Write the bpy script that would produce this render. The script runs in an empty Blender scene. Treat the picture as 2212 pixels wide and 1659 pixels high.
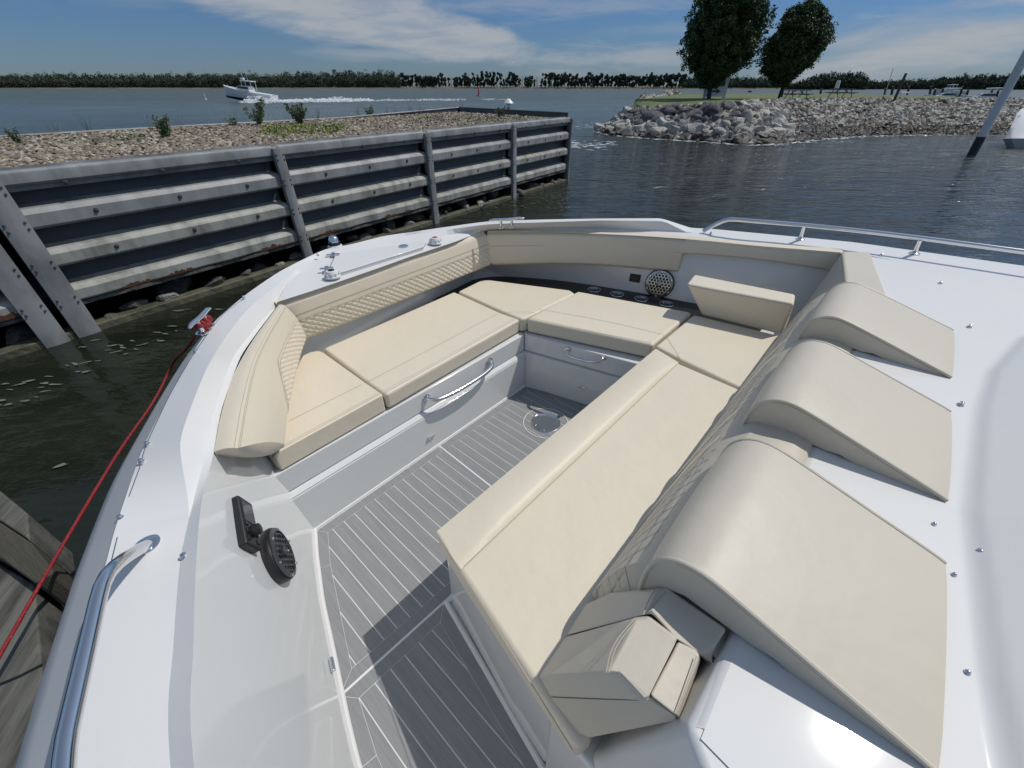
import bpy, bmesh, math, random
import numpy as np
from mathutils import Vector, Matrix
R = math.radians
random.seed(7); rng = np.random.default_rng(11)
sc = bpy.context.scene
COL = sc.collection

# ------------------------------------------------------------------ camera
F, HOR, CAMZ = 880.0, 186.0, 2.25          # focal length / horizon row for a 2212 px wide picture
PITCH = math.atan((829.5 - HOR) / F)
cam = bpy.data.cameras.new('camera'); camo = bpy.data.objects.new('camera', cam); COL.objects.link(camo)
cam.sensor_fit = 'HORIZONTAL'; cam.sensor_width = 36; cam.lens = 36 * F / 2212
cam.clip_start = 0.02; cam.clip_end = 6000
camo.location = (0, 0, CAMZ); camo.rotation_euler = (R(90) - PITCH, 0, 0)
sc.camera = camo

# ------------------------------------------------------------------ light and sky
SUN_AZ, SUN_EL = R(20.1), R(55.8)          # azimuth from +X, counter-clockwise
sun = bpy.data.lights.new('sun', 'SUN'); suno = bpy.data.objects.new('sun', sun); COL.objects.link(suno)
sun.energy = 2.85; sun.angle = R(0.5); sun.color = (1, 0.955, 0.88)
sd = Vector((math.cos(SUN_EL) * math.cos(SUN_AZ), math.cos(SUN_EL) * math.sin(SUN_AZ), math.sin(SUN_EL)))
suno.rotation_euler = sd.to_track_quat('Z', 'Y').to_euler(); suno.location = sd * 50
world = bpy.data.worlds.new('World'); sc.world = world; world.use_nodes = True
wn, wl_ = world.node_tree.nodes, world.node_tree.links
wn.clear()
def wnode(t, **k):
    n = wn.new(t)
    for a, b in k.items(): setattr(n, a, b)
    return n
sky = wnode('ShaderNodeTexSky'); sky.sky_type = 'NISHITA'; sky.sun_disc = False
sky.sun_elevation = SUN_EL; sky.sun_rotation = R(90) - SUN_AZ; sky.air_density = 1.0; sky.dust_density = 0.15; sky.ozone_density = 1.0
tc = wnode('ShaderNodeTexCoord')
sep = wnode('ShaderNodeSeparateXYZ'); wl_.new(tc.outputs['Generated'], sep.inputs[0])
def wmath(op, a, b=None, c=None):
    n = wnode('ShaderNodeMath', operation=op)
    for i, v in enumerate((a, b, c)):
        if v is None: continue
        if isinstance(v, (int, float)): n.inputs[i].default_value = v
        else: wl_.new(v, n.inputs[i])
    return n.outputs[0]
# clouds are laid out over the sky dome by direction (x: sideways, z: height)
PITCH = math.atan((829.5 - HOR) / F)
def skydir(x, y):                           # picture position -> direction on the dome
    c, s = math.cos(PITCH), math.sin(PITCH)
    v = Vector((x - 1106, F * c + s * (829.5 - y), -F * s + c * (829.5 - y))).normalized()
    return v.x, v.z
comb = wnode('ShaderNodeCombineXYZ'); wl_.new(sep.outputs[0], comb.inputs[0]); wl_.new(sep.outputs[2], comb.inputs[1]); wl_.new(sep.outputs[1], comb.inputs[2])
def noise(scale, det, rough, loc, rot, scl, dist=0.0):
    mp = wnode('ShaderNodeMapping'); wl_.new(comb.outputs[0], mp.inputs[0])
    mp.inputs['Location'].default_value = loc; mp.inputs['Rotation'].default_value = (0, 0, rot); mp.inputs['Scale'].default_value = scl
    n = wnode('ShaderNodeTexNoise'); wl_.new(mp.outputs[0], n.inputs['Vector'])
    n.inputs['Scale'].default_value = scale; n.inputs['Detail'].default_value = det; n.inputs['Roughness'].default_value = rough
    n.inputs['Distortion'].default_value = dist
    return n.outputs[0]
def smooth(v, lo, hi):
    r = wnode('ShaderNodeMapRange', interpolation_type='SMOOTHSTEP'); wl_.new(v, r.inputs[0]); r.inputs[1].default_value = lo; r.inputs[2].default_value = hi
    return r.outputs[0]
nA = noise(3.2, 9, .58, (.3, 0, 0), -.10, (1, 3.6, 1), .5); nB = noise(7.0, 8, .6, (2.3, 1.0, 0), -.06, (1, 6.5, 1), .35)
def patch(x, y, w, h, rot, amp, soft=.55, nz=None):
    cx0, cz0 = skydir(x, y); rx = abs(skydir(x + w, y)[0] - cx0); rz = abs(skydir(x, y - h)[1] - cz0)
    mp = wnode('ShaderNodeMapping'); wl_.new(comb.outputs[0], mp.inputs[0]); mp.vector_type = 'TEXTURE'
    mp.inputs['Location'].default_value = (cx0, cz0, 0); mp.inputs['Rotation'].default_value = (0, 0, rot); mp.inputs['Scale'].default_value = (rx, rz, 1e6)
    ln = wnode('ShaderNodeVectorMath', operation='LENGTH'); wl_.new(mp.outputs[0], ln.inputs[0])
    d = wmath('ADD', ln.outputs['Value'], wmath('MULTIPLY', wmath('SUBTRACT', nz or nA, 0.5), -3.4))
    return wmath('MULTIPLY', smooth(wmath('MULTIPLY', d, -1), -1.0 - soft * .5, -1.0 + soft), amp)
P_ = [patch(640, -25, 330, 75, -.10, .95), patch(860, 60, 300, 62, -.14, .92), patch(830, 118, 130, 16, 0, .5, .8), patch(1330, 128, 230, 30, 0, .6, .9, nB), patch(1250, 10, 380, 28, .03, .38, .9, nB),
      patch(2060, 95, 480, 72, .07, 1.0, .8), patch(2130, 10, 360, 30, .08, .6, .9, nB), patch(1500, 62, 260, 16, 0, .25, .9, nB), patch(150, -40, 260, 40, 0, .2, .9, nB)]
msk = P_[0]
for p_ in P_[1:]: msk = wmath('MAXIMUM', msk, p_)
msk = wmath('MULTIPLY', msk, wmath('ADD', wmath('MULTIPLY', smooth(nB, .3, .62), .45), .58))
mxc = wnode('ShaderNodeMixRGB'); mxc.inputs[2].default_value = (2.6, 2.8, 3.05, 1)
# the low sky of the photograph is a deep, slightly hazy blue
lowf = wnode('ShaderNodeMapRange'); wl_.new(sep.outputs[2], lowf.inputs[0]); lowf.inputs[1].default_value = 0.0; lowf.inputs[2].default_value = .17
tintc = wnode('ShaderNodeMixRGB'); tintc.inputs[1].default_value = (.155, .218, .355, 1); tintc.inputs[2].default_value = (.17, .275, .43, 1); wl_.new(lowf.outputs[0], tintc.inputs[0])
hif = wnode('ShaderNodeMapRange'); wl_.new(sep.outputs[2], hif.inputs[0]); hif.inputs[1].default_value = .18; hif.inputs[2].default_value = .42
tintd = wnode('ShaderNodeMixRGB'); tintd.inputs[2].default_value = (1.18, .975, .79, 1); wl_.new(tintc.outputs[0], tintd.inputs[1]); wl_.new(hif.outputs[0], tintd.inputs[0])
tint = wnode('ShaderNodeMixRGB', blend_type='MULTIPLY'); tint.inputs[0].default_value = 1
wl_.new(sky.outputs[0], tint.inputs[1]); wl_.new(tintd.outputs[0], tint.inputs[2]); wl_.new(msk, mxc.inputs[0]); wl_.new(tint.outputs[0], mxc.inputs[1])
bg = wnode('ShaderNodeBackground'); bg.inputs['Strength'].default_value = 0.145
out = wnode('ShaderNodeOutputWorld'); wl_.new(mxc.outputs[0], bg.inputs[0]); wl_.new(bg.outputs[0], out.inputs[0])
sc.view_settings.view_transform = 'Standard'; sc.view_settings.look = 'None'
sc.view_settings.exposure = 0.0; sc.view_settings.gamma = 1; sc.view_settings.use_curve_mapping = False

# ------------------------------------------------------------------ picture -> place helpers
ZM = dict(D=(0, 0, 1), R5=(589.8, 442.4, .3), R6=(1179.7, 442.4, .3), R7=(1622, 442.4, .26666), R8=(368.6, 663.6, .26666),
          S1=(0, 958.5, .42228), S2=(589.8, 958.5, .42212), S3=(1105.9, 1105.9, .33325), S4=(1474.6, 589.8, .3555),
          S5=(1474.6, 1105.9, .33332), S6=(884.8, 737.3, .3111), S7=(0, 811, .26666), R4=(0, 258, .33332),
          R2=(737.3, 73.7, .26666), R3=(1253.4, 0, .4333), R1=(0, 0, .33332), S8=(1253.4, 147.5, .26666))
CP, SP = math.cos(PITCH), math.sin(PITCH)
CAM = np.array([0, 0, CAMZ])
def ray(k, x, y):
    a, b, s = ZM[k]; X = a + s * x; Y = b + s * y
    return np.array([X - 1106, CP * F - SP * (Y - 829.5), -SP * F - CP * (Y - 829.5)])
def atz(k, x, y, z):                        # world point at absolute height z
    r = ray(k, x, y); return CAM + r * ((z - CAMZ) / r[2])
def aty(k, x, y, Y):                        # world point at forward distance Y
    r = ray(k, x, y); return CAM + r * (Y / r[1])
SOLE = 0.72
O2 = atz('D', 1133, 833, SOLE)[:2]
TH = R(48.3); UU = np.array([math.cos(TH), math.sin(TH)]); VV = np.array([-math.sin(TH), math.cos(TH)])
def bw(u, v, z):                            # boat frame (starboard, forward, above sole) -> world
    q = O2 + UU * u + VV * v; return np.array([q[0], q[1], z + SOLE])
def B(k, x, y, z): return atz(k, x, y, z + SOLE)
def onp(k, x, y, p0, n):
    r = ray(k, x, y); t = np.dot(np.array(p0) - CAM, n) / np.dot(r, n); return CAM + r * t
def boat(p): p = np.array(p); q = p[:2] - O2; return q @ UU, q @ VV, p[2] - SOLE

# ------------------------------------------------------------------ materials
MATS = {}; WAZ0 = R(54.96)
def mat(name, col, rough=0.5, metal=0.0, bump=None, var=None, spec=0.5, coat=0.0, emit=None, vscale=5.0, coord='Object', stretch=None, alpha=None):
    m = bpy.data.materials.new(name); m.use_nodes = True; nt = m.node_tree; N, L = nt.nodes, nt.links
    p = N['Principled BSDF']; p.inputs['Roughness'].default_value = rough; p.inputs['Metallic'].default_value = metal
    p.inputs['Specular IOR Level'].default_value = spec; p.inputs['Coat Weight'].default_value = coat; p.inputs['Coat Roughness'].default_value = 0.07
    p.inputs['Base Color'].default_value = (*col, 1)
    tcn = N.new('ShaderNodeTexCoord'); vec = tcn.outputs[coord]
    if stretch:
        mp = N.new('ShaderNodeMapping'); mp.vector_type = 'TEXTURE'; mp.inputs['Rotation'].default_value = [-a for a in stretch[0]]; mp.inputs['Scale'].default_value = [1 / a for a in stretch[1]]
        L.new(vec, mp.inputs[0]); vec = mp.outputs[0]
    if var:                                 # (second colour, contrast lo, hi)
        nz = N.new('ShaderNodeTexNoise'); nz.inputs['Scale'].default_value = vscale; nz.inputs['Detail'].default_value = 8; nz.inputs['Roughness'].default_value = 0.6
        L.new(vec, nz.inputs['Vector']); r = N.new('ShaderNodeMapRange'); r.inputs[1].default_value = var[1]; r.inputs[2].default_value = var[2]
        L.new(nz.outputs[0], r.inputs[0]); mx = N.new('ShaderNodeMixRGB'); mx.inputs[1].default_value = (*col, 1); mx.inputs[2].default_value = (*var[0], 1)
        L.new(r.outputs[0], mx.inputs[0]); L.new(mx.outputs[0], p.inputs['Base Color'])
    prev = None
    for (bs, bst, bd) in (bump or []):
        nz = N.new('ShaderNodeTexNoise'); nz.inputs['Scale'].default_value = bs; nz.inputs['Detail'].default_value = 4
        L.new(vec, nz.inputs['Vector']); b = N.new('ShaderNodeBump'); b.inputs['Strength'].default_value = bst; b.inputs['Distance'].default_value = bd
        L.new(nz.outputs[0], b.inputs['Height'])
        if prev: L.new(prev.outputs[0], b.inputs['Normal'])
        prev = b
    if prev: L.new(prev.outputs[0], p.inputs['Normal'])
    if emit: p.inputs['Emission Color'].default_value = (*emit, 1); p.inputs['Emission Strength'].default_value = 1
    if alpha is not None: p.inputs['Alpha'].default_value = alpha
    MATS[name] = m; return m
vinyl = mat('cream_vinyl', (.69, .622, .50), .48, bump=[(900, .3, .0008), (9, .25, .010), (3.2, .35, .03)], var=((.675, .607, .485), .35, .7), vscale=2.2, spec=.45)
vinyld = mat('darker_cream_vinyl', (.560, .515, .430), .45, bump=[(900, .3, .0008), (9, .22, .010), (3.2, .3, .03)], var=((.548, .503, .418), .35, .7), vscale=2.2, spec=.45)  # darker, greyer copy of the cream vinyl for headrests, aft backrest and bolsters
stitch = mat('vinyl_stitching', (.44, .385, .305), .8)
piping = mat('vinyl_piping', (.62, .565, .465), .5)
gel = mat('white_gelcoat', (.68, .68, .675), .50, bump=[(2.2, .05, .02), (1200, .06, .0003)], spec=.28, coat=.32, var=((.655, .66, .655), .4, .7), vscale=1.3)
gelin = mat('inner_gelcoat', (.68, .69, .685), .09, bump=[(3.0, .10, .012)], spec=.5, coat=.5)
steel = mat('polished_stainless', (.72, .72, .73), .10, 1.0, bump=[(60, .05, .001)])
gunmetal = mat('gunmetal_grille', (.10, .10, .105), .35, .6)
steeld = mat('brushed_stainless', (.5, .5, .51), .25, 1.0)
black = mat('black_plastic', (.012, .012, .013), .42)
blackshelf = mat('black_shelf_panel', (.006, .006, .007), .35)
screen = mat('dark_display_glass', (.03, .03, .035), .08)
evag = mat('grey_foam_decking', (.215, .222, .228), .75, bump=[(260, .35, .001)], var=((.262, .270, .275), .35, .65), vscale=110, stretch=((0, 0, -TH), (1, .05, 1)))
seam = mat('pale_decking_seams', (.72, .73, .73), .5)
redrope = mat('red_braided_rope', (.22, .008, .013), .6, bump=[(220, 1.0, .004)], var=((.42, .06, .035), .55, .7), vscale=150)
redcap = mat('red_cap_insert', (.5, .03, .02), .4)
galv = mat('galvanised_steel', (.30, .31, .31), .55, .08, bump=[(14, .2, .004)], var=((.17, .178, .18), .40, .66), vscale=3.0, stretch=((0, 0, -WAZ0), (1.2, 1.2, .5)))
# lower stringers carry stains and rust
galvr = mat('weathered_galvanised_steel', (.34, .345, .315), .6, .05, bump=[(18, .3, .004)], var=((.18, .18, .155), .42, .66), vscale=3.4, stretch=((0, 0, -WAZ0), (1.6, 1.6, .5)))
rust = mat('orange_rust', (.12, .05, .028), .9, bump=[(80, .5, .003)], var=((.07, .03, .018), .4, .65), vscale=40)
darksteel = mat('dark_steel', (.075, .083, .095), .55, .1, bump=[(9, .15, .006)], var=((.06, .067, .075), .4, .7), vscale=2.5)  # darker than the rails: recessed backing panels, fill edging, return wall
bolt = mat('dark_bolt_steel', (.09, .085, .085), .6, .5)
mud = mat('muddy_concrete', (.12, .11, .075), .7, bump=[(12, .7, .03)], var=((.05, .055, .03), .4, .65), vscale=5)
wood = mat('weathered_grey_wood', (.125, .125, .11), .85, bump=[(30, .6, .006)], var=((.045, .045, .038), .42, .66), vscale=7, stretch=((0, 0, R(-14)), (3, .35, 1)))
woodd = mat('dark_wet_wood', (.07, .06, .045), .8, bump=[(30, .6, .006)], var=((.05, .05, .035), .4, .6), vscale=10, stretch=((0, 0, .5), (1, 8, 1)))
gravelbed = mat('gravel_bed', (.12, .105, .085), .95, bump=[(18, 1.0, .05)], var=((.2, .18, .15), .4, .6), vscale=16)
gst = [mat('gravel_stone_%s' % n, c, .9) for n, c in (('tan', (.24, .195, .14)), ('grey', (.18, .16, .13)), ('pale', (.38, .35, .29)), ('brown', (.115, .09, .07)))]
rockp = mat('pale_limestone', (.46, .445, .405), .9, bump=[(5, .8, .08), (40, .4, .01)], var=((.24, .225, .20), .42, .66), vscale=2.2)
rockg = mat('grey_limestone', (.125, .125, .13), .9, bump=[(5, .8, .08), (40, .4, .01)], var=((.07, .07, .075), .4, .65), vscale=2.5)
rockd = mat('dark_wet_rock', (.045, .040, .033), .6, bump=[(6, .8, .06)], var=((.12, .10, .08), .4, .65), vscale=3)
rockm = mat('mixed_brown_rubble', (.17, .155, .135), .9, bump=[(9, .7, .05)], var=((.08, .07, .06), .4, .62), vscale=4)
grass = mat('short_grass', (.085, .125, .035), .95, bump=[(9, .8, .05)], var=((.16, .16, .07), .4, .7), vscale=.8)
leafd = mat('dark_leaves', (.030, .060, .018), .6, var=((.055, .100, .028), .4, .65), vscale=3)
leafl = mat('light_leaves', (.05, .08, .02), .6, var=((.075, .105, .028), .4, .7), vscale=3)
bark = mat('dark_bark', (.05, .042, .035), .9, bump=[(30, .7, .02)])
barkp = mat('pale_dead_bark', (.22, .20, .18), .9)
farleaf = mat('far_tree_leaves', (.033, .047, .026), .9, var=((.058, .075, .036), .40, .62), vscale=.10)
farleafb = mat('far_tree_leaves_light', (.055, .075, .038), .9, var=((.08, .10, .05), .40, .62), vscale=.10)
reed = mat('tan_reeds', (.17, .14, .095), .95, var=((.10, .09, .055), .4, .6), vscale=.05)
weed = mat('weed_leaves', (.11, .14, .07), .8)
weedb = mat('bright_weed_leaves', (.17, .22, .04), .8)
drystem = mat('dry_stems', (.16, .14, .11), .9)
whitep = mat('white_paint', (.66, .67, .68), .4, coat=.2)
navy = mat('navy_paint', (.03, .04, .12), .5)
blueh = mat('dark_hull_paint', (.02, .025, .035), .3)
glassd = mat('dark_window_glass', (.02, .025, .03), .05)
redp = mat('red_buoy_paint', (.35, .03, .03), .5)
foam = mat('white_foam', (.80, .83, .84), .8)
scum = mat('pale_foam_scum', (.14, .15, .125), .7)
tabw = mat('picnic_table_wood', (.13, .12, .11), .9)
soil = mat('pale_path', (.33, .31, .27), .95)

# water: dark body, rippled surface
def water_mat():
    m = bpy.data.materials.new('lake_water'); m.use_nodes = True; nt = m.node_tree; N, L = nt.nodes, nt.links
    p = N['Principled BSDF']; p.inputs['Roughness'].default_value = .06; p.inputs['IOR'].default_value = 1.333
    p.inputs['Base Color'].default_value = (.020, .034, .030, 1)
    g = N.new('ShaderNodeNewGeometry')
    # body colour: murkier olive in the slip by the wall, grey green on the open bay
    sp = N.new('ShaderNodeSeparateXYZ'); L.new(g.outputs['Position'], sp.inputs[0])
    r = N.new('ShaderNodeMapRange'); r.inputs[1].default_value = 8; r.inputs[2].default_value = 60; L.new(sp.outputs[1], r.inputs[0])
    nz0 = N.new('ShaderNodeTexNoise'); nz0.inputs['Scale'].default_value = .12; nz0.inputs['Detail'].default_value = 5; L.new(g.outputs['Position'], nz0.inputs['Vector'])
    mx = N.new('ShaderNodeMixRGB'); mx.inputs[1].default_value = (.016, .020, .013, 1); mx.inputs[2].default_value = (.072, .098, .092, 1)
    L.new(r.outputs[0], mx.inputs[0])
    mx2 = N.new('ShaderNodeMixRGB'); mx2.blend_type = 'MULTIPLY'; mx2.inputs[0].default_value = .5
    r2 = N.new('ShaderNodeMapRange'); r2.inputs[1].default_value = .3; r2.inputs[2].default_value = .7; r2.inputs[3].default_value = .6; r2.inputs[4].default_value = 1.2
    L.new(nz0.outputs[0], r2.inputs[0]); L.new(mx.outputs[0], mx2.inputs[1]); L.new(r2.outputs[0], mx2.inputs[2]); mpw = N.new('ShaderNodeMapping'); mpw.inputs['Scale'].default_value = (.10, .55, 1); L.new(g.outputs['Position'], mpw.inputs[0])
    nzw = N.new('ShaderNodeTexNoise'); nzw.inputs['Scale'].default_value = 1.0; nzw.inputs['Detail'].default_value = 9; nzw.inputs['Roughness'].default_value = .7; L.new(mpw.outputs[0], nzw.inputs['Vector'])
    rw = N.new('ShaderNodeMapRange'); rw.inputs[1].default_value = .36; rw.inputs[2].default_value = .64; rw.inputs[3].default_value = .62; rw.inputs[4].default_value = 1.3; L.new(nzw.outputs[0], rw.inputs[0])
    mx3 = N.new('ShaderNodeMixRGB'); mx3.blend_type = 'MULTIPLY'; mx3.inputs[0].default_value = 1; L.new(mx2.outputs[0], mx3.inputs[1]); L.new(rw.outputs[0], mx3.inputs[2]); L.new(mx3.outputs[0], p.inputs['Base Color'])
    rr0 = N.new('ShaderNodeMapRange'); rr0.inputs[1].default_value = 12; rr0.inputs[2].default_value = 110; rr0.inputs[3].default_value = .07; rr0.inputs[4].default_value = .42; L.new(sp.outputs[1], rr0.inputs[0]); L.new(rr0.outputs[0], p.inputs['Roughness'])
    prev = None
    for sc_, st, dist, scl, rot in ((5.5, .55, .05, (1, 2.0, 1), .35), (1.7, .75, .16, (1, 2.4, 1), -.2), (.42, .8, .45, (1, 2.6, 1), .15), (17, .35, .012, (1, 1.6, 1), .9)):
        mp = N.new('ShaderNodeMapping'); mp.inputs['Scale'].default_value = scl; mp.inputs['Rotation'].default_value = (0, 0, rot); L.new(g.outputs['Position'], mp.inputs[0])
        nz = N.new('ShaderNodeTexNoise'); nz.inputs['Scale'].default_value = sc_; nz.inputs['Detail'].default_value = 3; nz.inputs['Roughness'].default_value = .55; nz.inputs['Distortion'].default_value = .6
        L.new(mp.outputs[0], nz.inputs['Vector'])
        b = N.new('ShaderNodeBump'); b.inputs['Distance'].default_value = dist; b.inputs['Strength'].default_value = st; L.new(nz.outputs[0], b.inputs['Height'])
        # calm water in the slip: the swell grows with the distance from the wall corner
        rr = N.new('ShaderNodeMapRange'); rr.inputs[1].default_value = 3; rr.inputs[2].default_value = 16; rr.inputs[3].default_value = .12 * st; rr.inputs[4].default_value = st
        L.new(sp.outputs[1], rr.inputs[0]); L.new(rr.outputs[0], b.inputs['Strength'])
        if prev: L.new(prev.outputs[0], b.inputs['Normal'])
        prev = b
    L.new(prev.outputs[0], p.inputs['Normal'])
    return m
waterm = water_mat()

# ------------------------------------------------------------------ object helpers
def setp(o, label=None, cat=None, group=None, kind=None):
    if label: o['label'] = label
    if cat: o['category'] = cat
    if group: o['group'] = group
    if kind: o['kind'] = kind
    return o
def worldloc(o):
    v = Vector((0, 0, 0))
    while o: v += o.location; o = o.parent
    return np.array(v)
def empty(name, loc, label, cat, group=None):
    o = bpy.data.objects.new(name, None); COL.objects.link(o); o.location = Vector([float(a) for a in loc]); o.empty_display_size = .2
    return setp(o, label, cat, group)
class MB:                                    # a mesh builder; coordinates in world space
    def __init__(s): s.v = []; s.f = []; s.m = []; s.mats = []; s.n = 0
    def mi(s, m):
        if m not in s.mats: s.mats.append(m)
        return s.mats.index(m)
    def add(s, vs, fs, m):
        i = s.mi(m); b = s.n
        s.v.append(np.asarray(vs, float).reshape(-1, 3)); s.n += len(s.v[-1])
        for f in fs: s.f.append([a + b for a in f]); s.m.append(i)
        return s
    def addn(s, vs, fs, m):                 # many faces at once (numpy n x k)
        i = s.mi(m); b = s.n; s.v.append(np.asarray(vs, float)); s.n += len(vs)
        s.f.extend((np.asarray(fs) + b).tolist()); s.m.extend([i] * len(fs)); return s
    def prism(s, top, bot, m):              # rings of equal length, top counter-clockwise from above
        n = len(top); vs = list(top) + list(bot)
        fs = [list(range(n)), list(range(2 * n - 1, n - 1, -1))] + [[i, i + n, (i + 1) % n + n, (i + 1) % n] for i in range(n)]
        return s.add(vs, fs, m)
    def box(s, c, sx, sy, sz, m, rz=0.0, rot=None):
        M = rot if rot is not None else Matrix.Rotation(rz, 3, 'Z')
        vs = [np.array(c) + np.array(M @ Vector((a * sx / 2, b_ * sy / 2, d * sz / 2))) for a in (-1, 1) for b_ in (-1, 1) for d in (-1, 1)]
        return s.add(vs, [[0, 1, 3, 2], [4, 6, 7, 5], [0, 4, 5, 1], [2, 3, 7, 6], [0, 2, 6, 4], [1, 5, 7, 3]], m)
    def tube(s, pts, r, m, n=10, cap=True):
        pts = [np.array(p, float) for p in pts]; k = len(pts); rs = r if isinstance(r, (list, tuple)) else [r] * k
        up = None; vs = []
        for i, p in enumerate(pts):
            t = pts[min(i + 1, k - 1)] - pts[max(i - 1, 0)]; t /= np.linalg.norm(t) + 1e-12
            if up is None:
                up = np.array([0, 0, 1.0]) if abs(t[2]) < .9 else np.array([1.0, 0, 0])
            a = np.cross(t, up); a /= np.linalg.norm(a); b_ = np.cross(a, t); up = b_
            for j in range(n):
                w = 2 * math.pi * j / n; vs.append(p + rs[i] * (math.cos(w) * a + math.sin(w) * b_))
        fs = [[i * n + j, (i + 1) * n + j, (i + 1) * n + (j + 1) % n, i * n + (j + 1) % n] for i in range(k - 1) for j in range(n)]
        if cap: fs += [list(range(n)), list(range(k * n - 1, (k - 1) * n - 1, -1))]
        return s.add(vs, fs, m)
    def lathe(s, c, axis, prof, m, n=20, cap=True):   # prof: (radius, height along axis)
        ax = np.array(axis, float); ax /= np.linalg.norm(ax); a = np.cross(ax, [0, 0, 1.0] if abs(ax[2]) < .9 else [1.0, 0, 0]); a /= np.linalg.norm(a); b_ = np.cross(ax, a)
        vs = [np.array(c) + ax * h + r * (math.cos(2 * math.pi * j / n) * a + math.sin(2 * math.pi * j / n) * b_) for r, h in prof for j in range(n)]
        k = len(prof); fs = [[i * n + j, i * n + (j + 1) % n, (i + 1) * n + (j + 1) % n, (i + 1) * n + j] for i in range(k - 1) for j in range(n)]
        if cap: fs += [list(range(n - 1, -1, -1)), list(range((k - 1) * n, k * n))]
        return s.add(vs, fs, m)
    def loft(s, rows, m, close=False):      # rows: lists of equal length
        rows = [np.asarray(r_, float) for r_ in rows]; n = len(rows[0]); k = len(rows)
        fs = [[i * n + j, i * n + j + 1, (i + 1) * n + j + 1, (i + 1) * n + j] for i in range(k - 1) for j in range(n - 1)]
        return s.add(np.concatenate(rows), fs, m)
    def build(s, name, parent=None, smooth=False, bevel=None, seg=3, loc=None, fixn=True, angle=40, weld=False):
        v = np.concatenate(s.v) if s.v else np.zeros((0, 3))
        if parent: base = worldloc(parent)
        else: base = np.array(loc) if loc is not None else np.array([v[:, 0].mean(), v[:, 1].mean(), v[:, 2].min()])
        me = bpy.data.meshes.new(name); me.from_pydata((v - base).tolist(), [], s.f)
        for m in s.mats: me.materials.append(m)
        me.polygons.foreach_set('material_index', s.m)
        if fixn or weld:
            bm = bmesh.new(); bm.from_mesh(me)
            if weld: bmesh.ops.remove_doubles(bm, verts=bm.verts, dist=1e-4)
            bmesh.ops.recalc_face_normals(bm, faces=bm.faces); bm.to_mesh(me); bm.free()
        if smooth or bevel:
            me.polygons.foreach_set('use_smooth', [True] * len(me.polygons))
            if not bevel or not smooth: 
                try: me.set_sharp_from_angle(angle=R(angle))
                except Exception: pass
        me.update()
        o = bpy.data.objects.new(name, me); COL.objects.link(o)
        if parent: o.parent = parent
        else: o.location = Vector(base.tolist())
        if bevel:
            b_ = o.modifiers.new('bevel', 'BEVEL'); b_.width = bevel; b_.segments = seg; b_.limit_method = 'ANGLE'; b_.angle_limit = R(28); b_.harden_normals = True
        return o
def resample(pts, n):
    pts = np.asarray(pts, float); d = np.r_[0, np.cumsum(np.linalg.norm(np.diff(pts, axis=0), axis=1))]; t = np.linspace(0, d[-1], n)
    return np.stack([np.interp(t, d, pts[:, i]) for i in range(pts.shape[1])], 1)
def smoothline(pts, n, it=2):               # Chaikin, then resample
    p = np.asarray(pts, float)
    for _ in range(it):
        q = [p[0]]
        for a, b_ in zip(p[:-1], p[1:]): q += [a * .75 + b_ * .25, a * .25 + b_ * .75]
        p = np.array(q + [p[-1]])
    return resample(p, n)
def ribbon(mb, pts, w, m, up=(0, 0, 1), lift=.0012):
    pts = np.asarray(pts, float); up = np.array(up, float); L_ = []; R_ = []
    for i, p in enumerate(pts):
        t = pts[min(i + 1, len(pts) - 1)] - pts[max(i - 1, 0)]; t = t / np.linalg.norm(t); s_ = np.cross(t, up); s_ /= np.linalg.norm(s_)
        L_.append(p + s_ * w / 2 + up * lift); R_.append(p - s_ * w / 2 + up * lift)
    mb.loft([L_, R_], m)

# ================================================================== SETTING
# water
mb = MB(); rr = [0, 3, 8, 20, 60, 200, 700, 2500, 5200]; n = 48; vs = [(0, 5, 0)]; fs = []
for r_ in rr[1:]:
    vs += [(r_ * math.cos(2 * math.pi * j / n), 5 + r_ * math.sin(2 * math.pi * j / n), 0) for j in range(n)]
fs += [[0, 1 + j, 1 + (j + 1) % n] for j in range(n)]
for i in range(len(rr) - 2): fs += [[1 + i * n + j, 1 + (i + 1) * n + j, 1 + (i + 1) * n + (j + 1) % n, 1 + i * n + (j + 1) % n] for j in range(n)]
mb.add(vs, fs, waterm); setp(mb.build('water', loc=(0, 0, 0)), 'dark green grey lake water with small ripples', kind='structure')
mb = MB(); mb.box((0, 1500, -4), 9000, 9000, .2, mud); setp(mb.build('lake_bed', loc=(0, 0, -4)), kind='structure')

# ================================================================== BIN WALL
P3 = np.array([0.0316, 10.892]); WAZ = R(54.96)
WD = np.array([math.cos(WAZ), math.sin(WAZ)]); WN = np.array([math.sin(WAZ), -math.cos(WAZ)])   # WN points to the boat
def wl(s, o, z): q = P3 + WD * s + WN * o; return np.array([q[0], q[1], z])
WT = lambda s: 1.575 - .004 * s             # cap height
wall = empty('retaining_wall', wl(-4, -.3, 0), 'galvanised steel bin wall with corrugated rails and bolted posts holding back gravel', 'retaining wall')
posts = [-14.0, -11.2, -8.63, -8.36, -5.60, -2.76, 0.0, 2.74]
bays = [(-14.0, -11.2), (-11.2, -8.63), (-8.36, -5.60), (-5.60, -2.76), (-2.76, 0.0), (0.0, 2.74)]
def bolt_at(mb, s, o, z, r_=.015): mb.lathe(wl(s, o, z), (*WN, 0), [(r_ * 1.6, 0), (r_ * 1.6, .005), (r_, .006), (r_, .015), (r_ * .6, .017)], bolt, n=8)
def hband(mb, a, b_, prof, m, dips=None):
    ss = np.linspace(a, b_, 24)
    rows = []
    for (o, z) in prof: rows.append([wl(s, o + (0 if dips is None else dips(s, z)), z + (WT(s) - 1.575)) for s in ss])
    mb.loft(rows, m)
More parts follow.
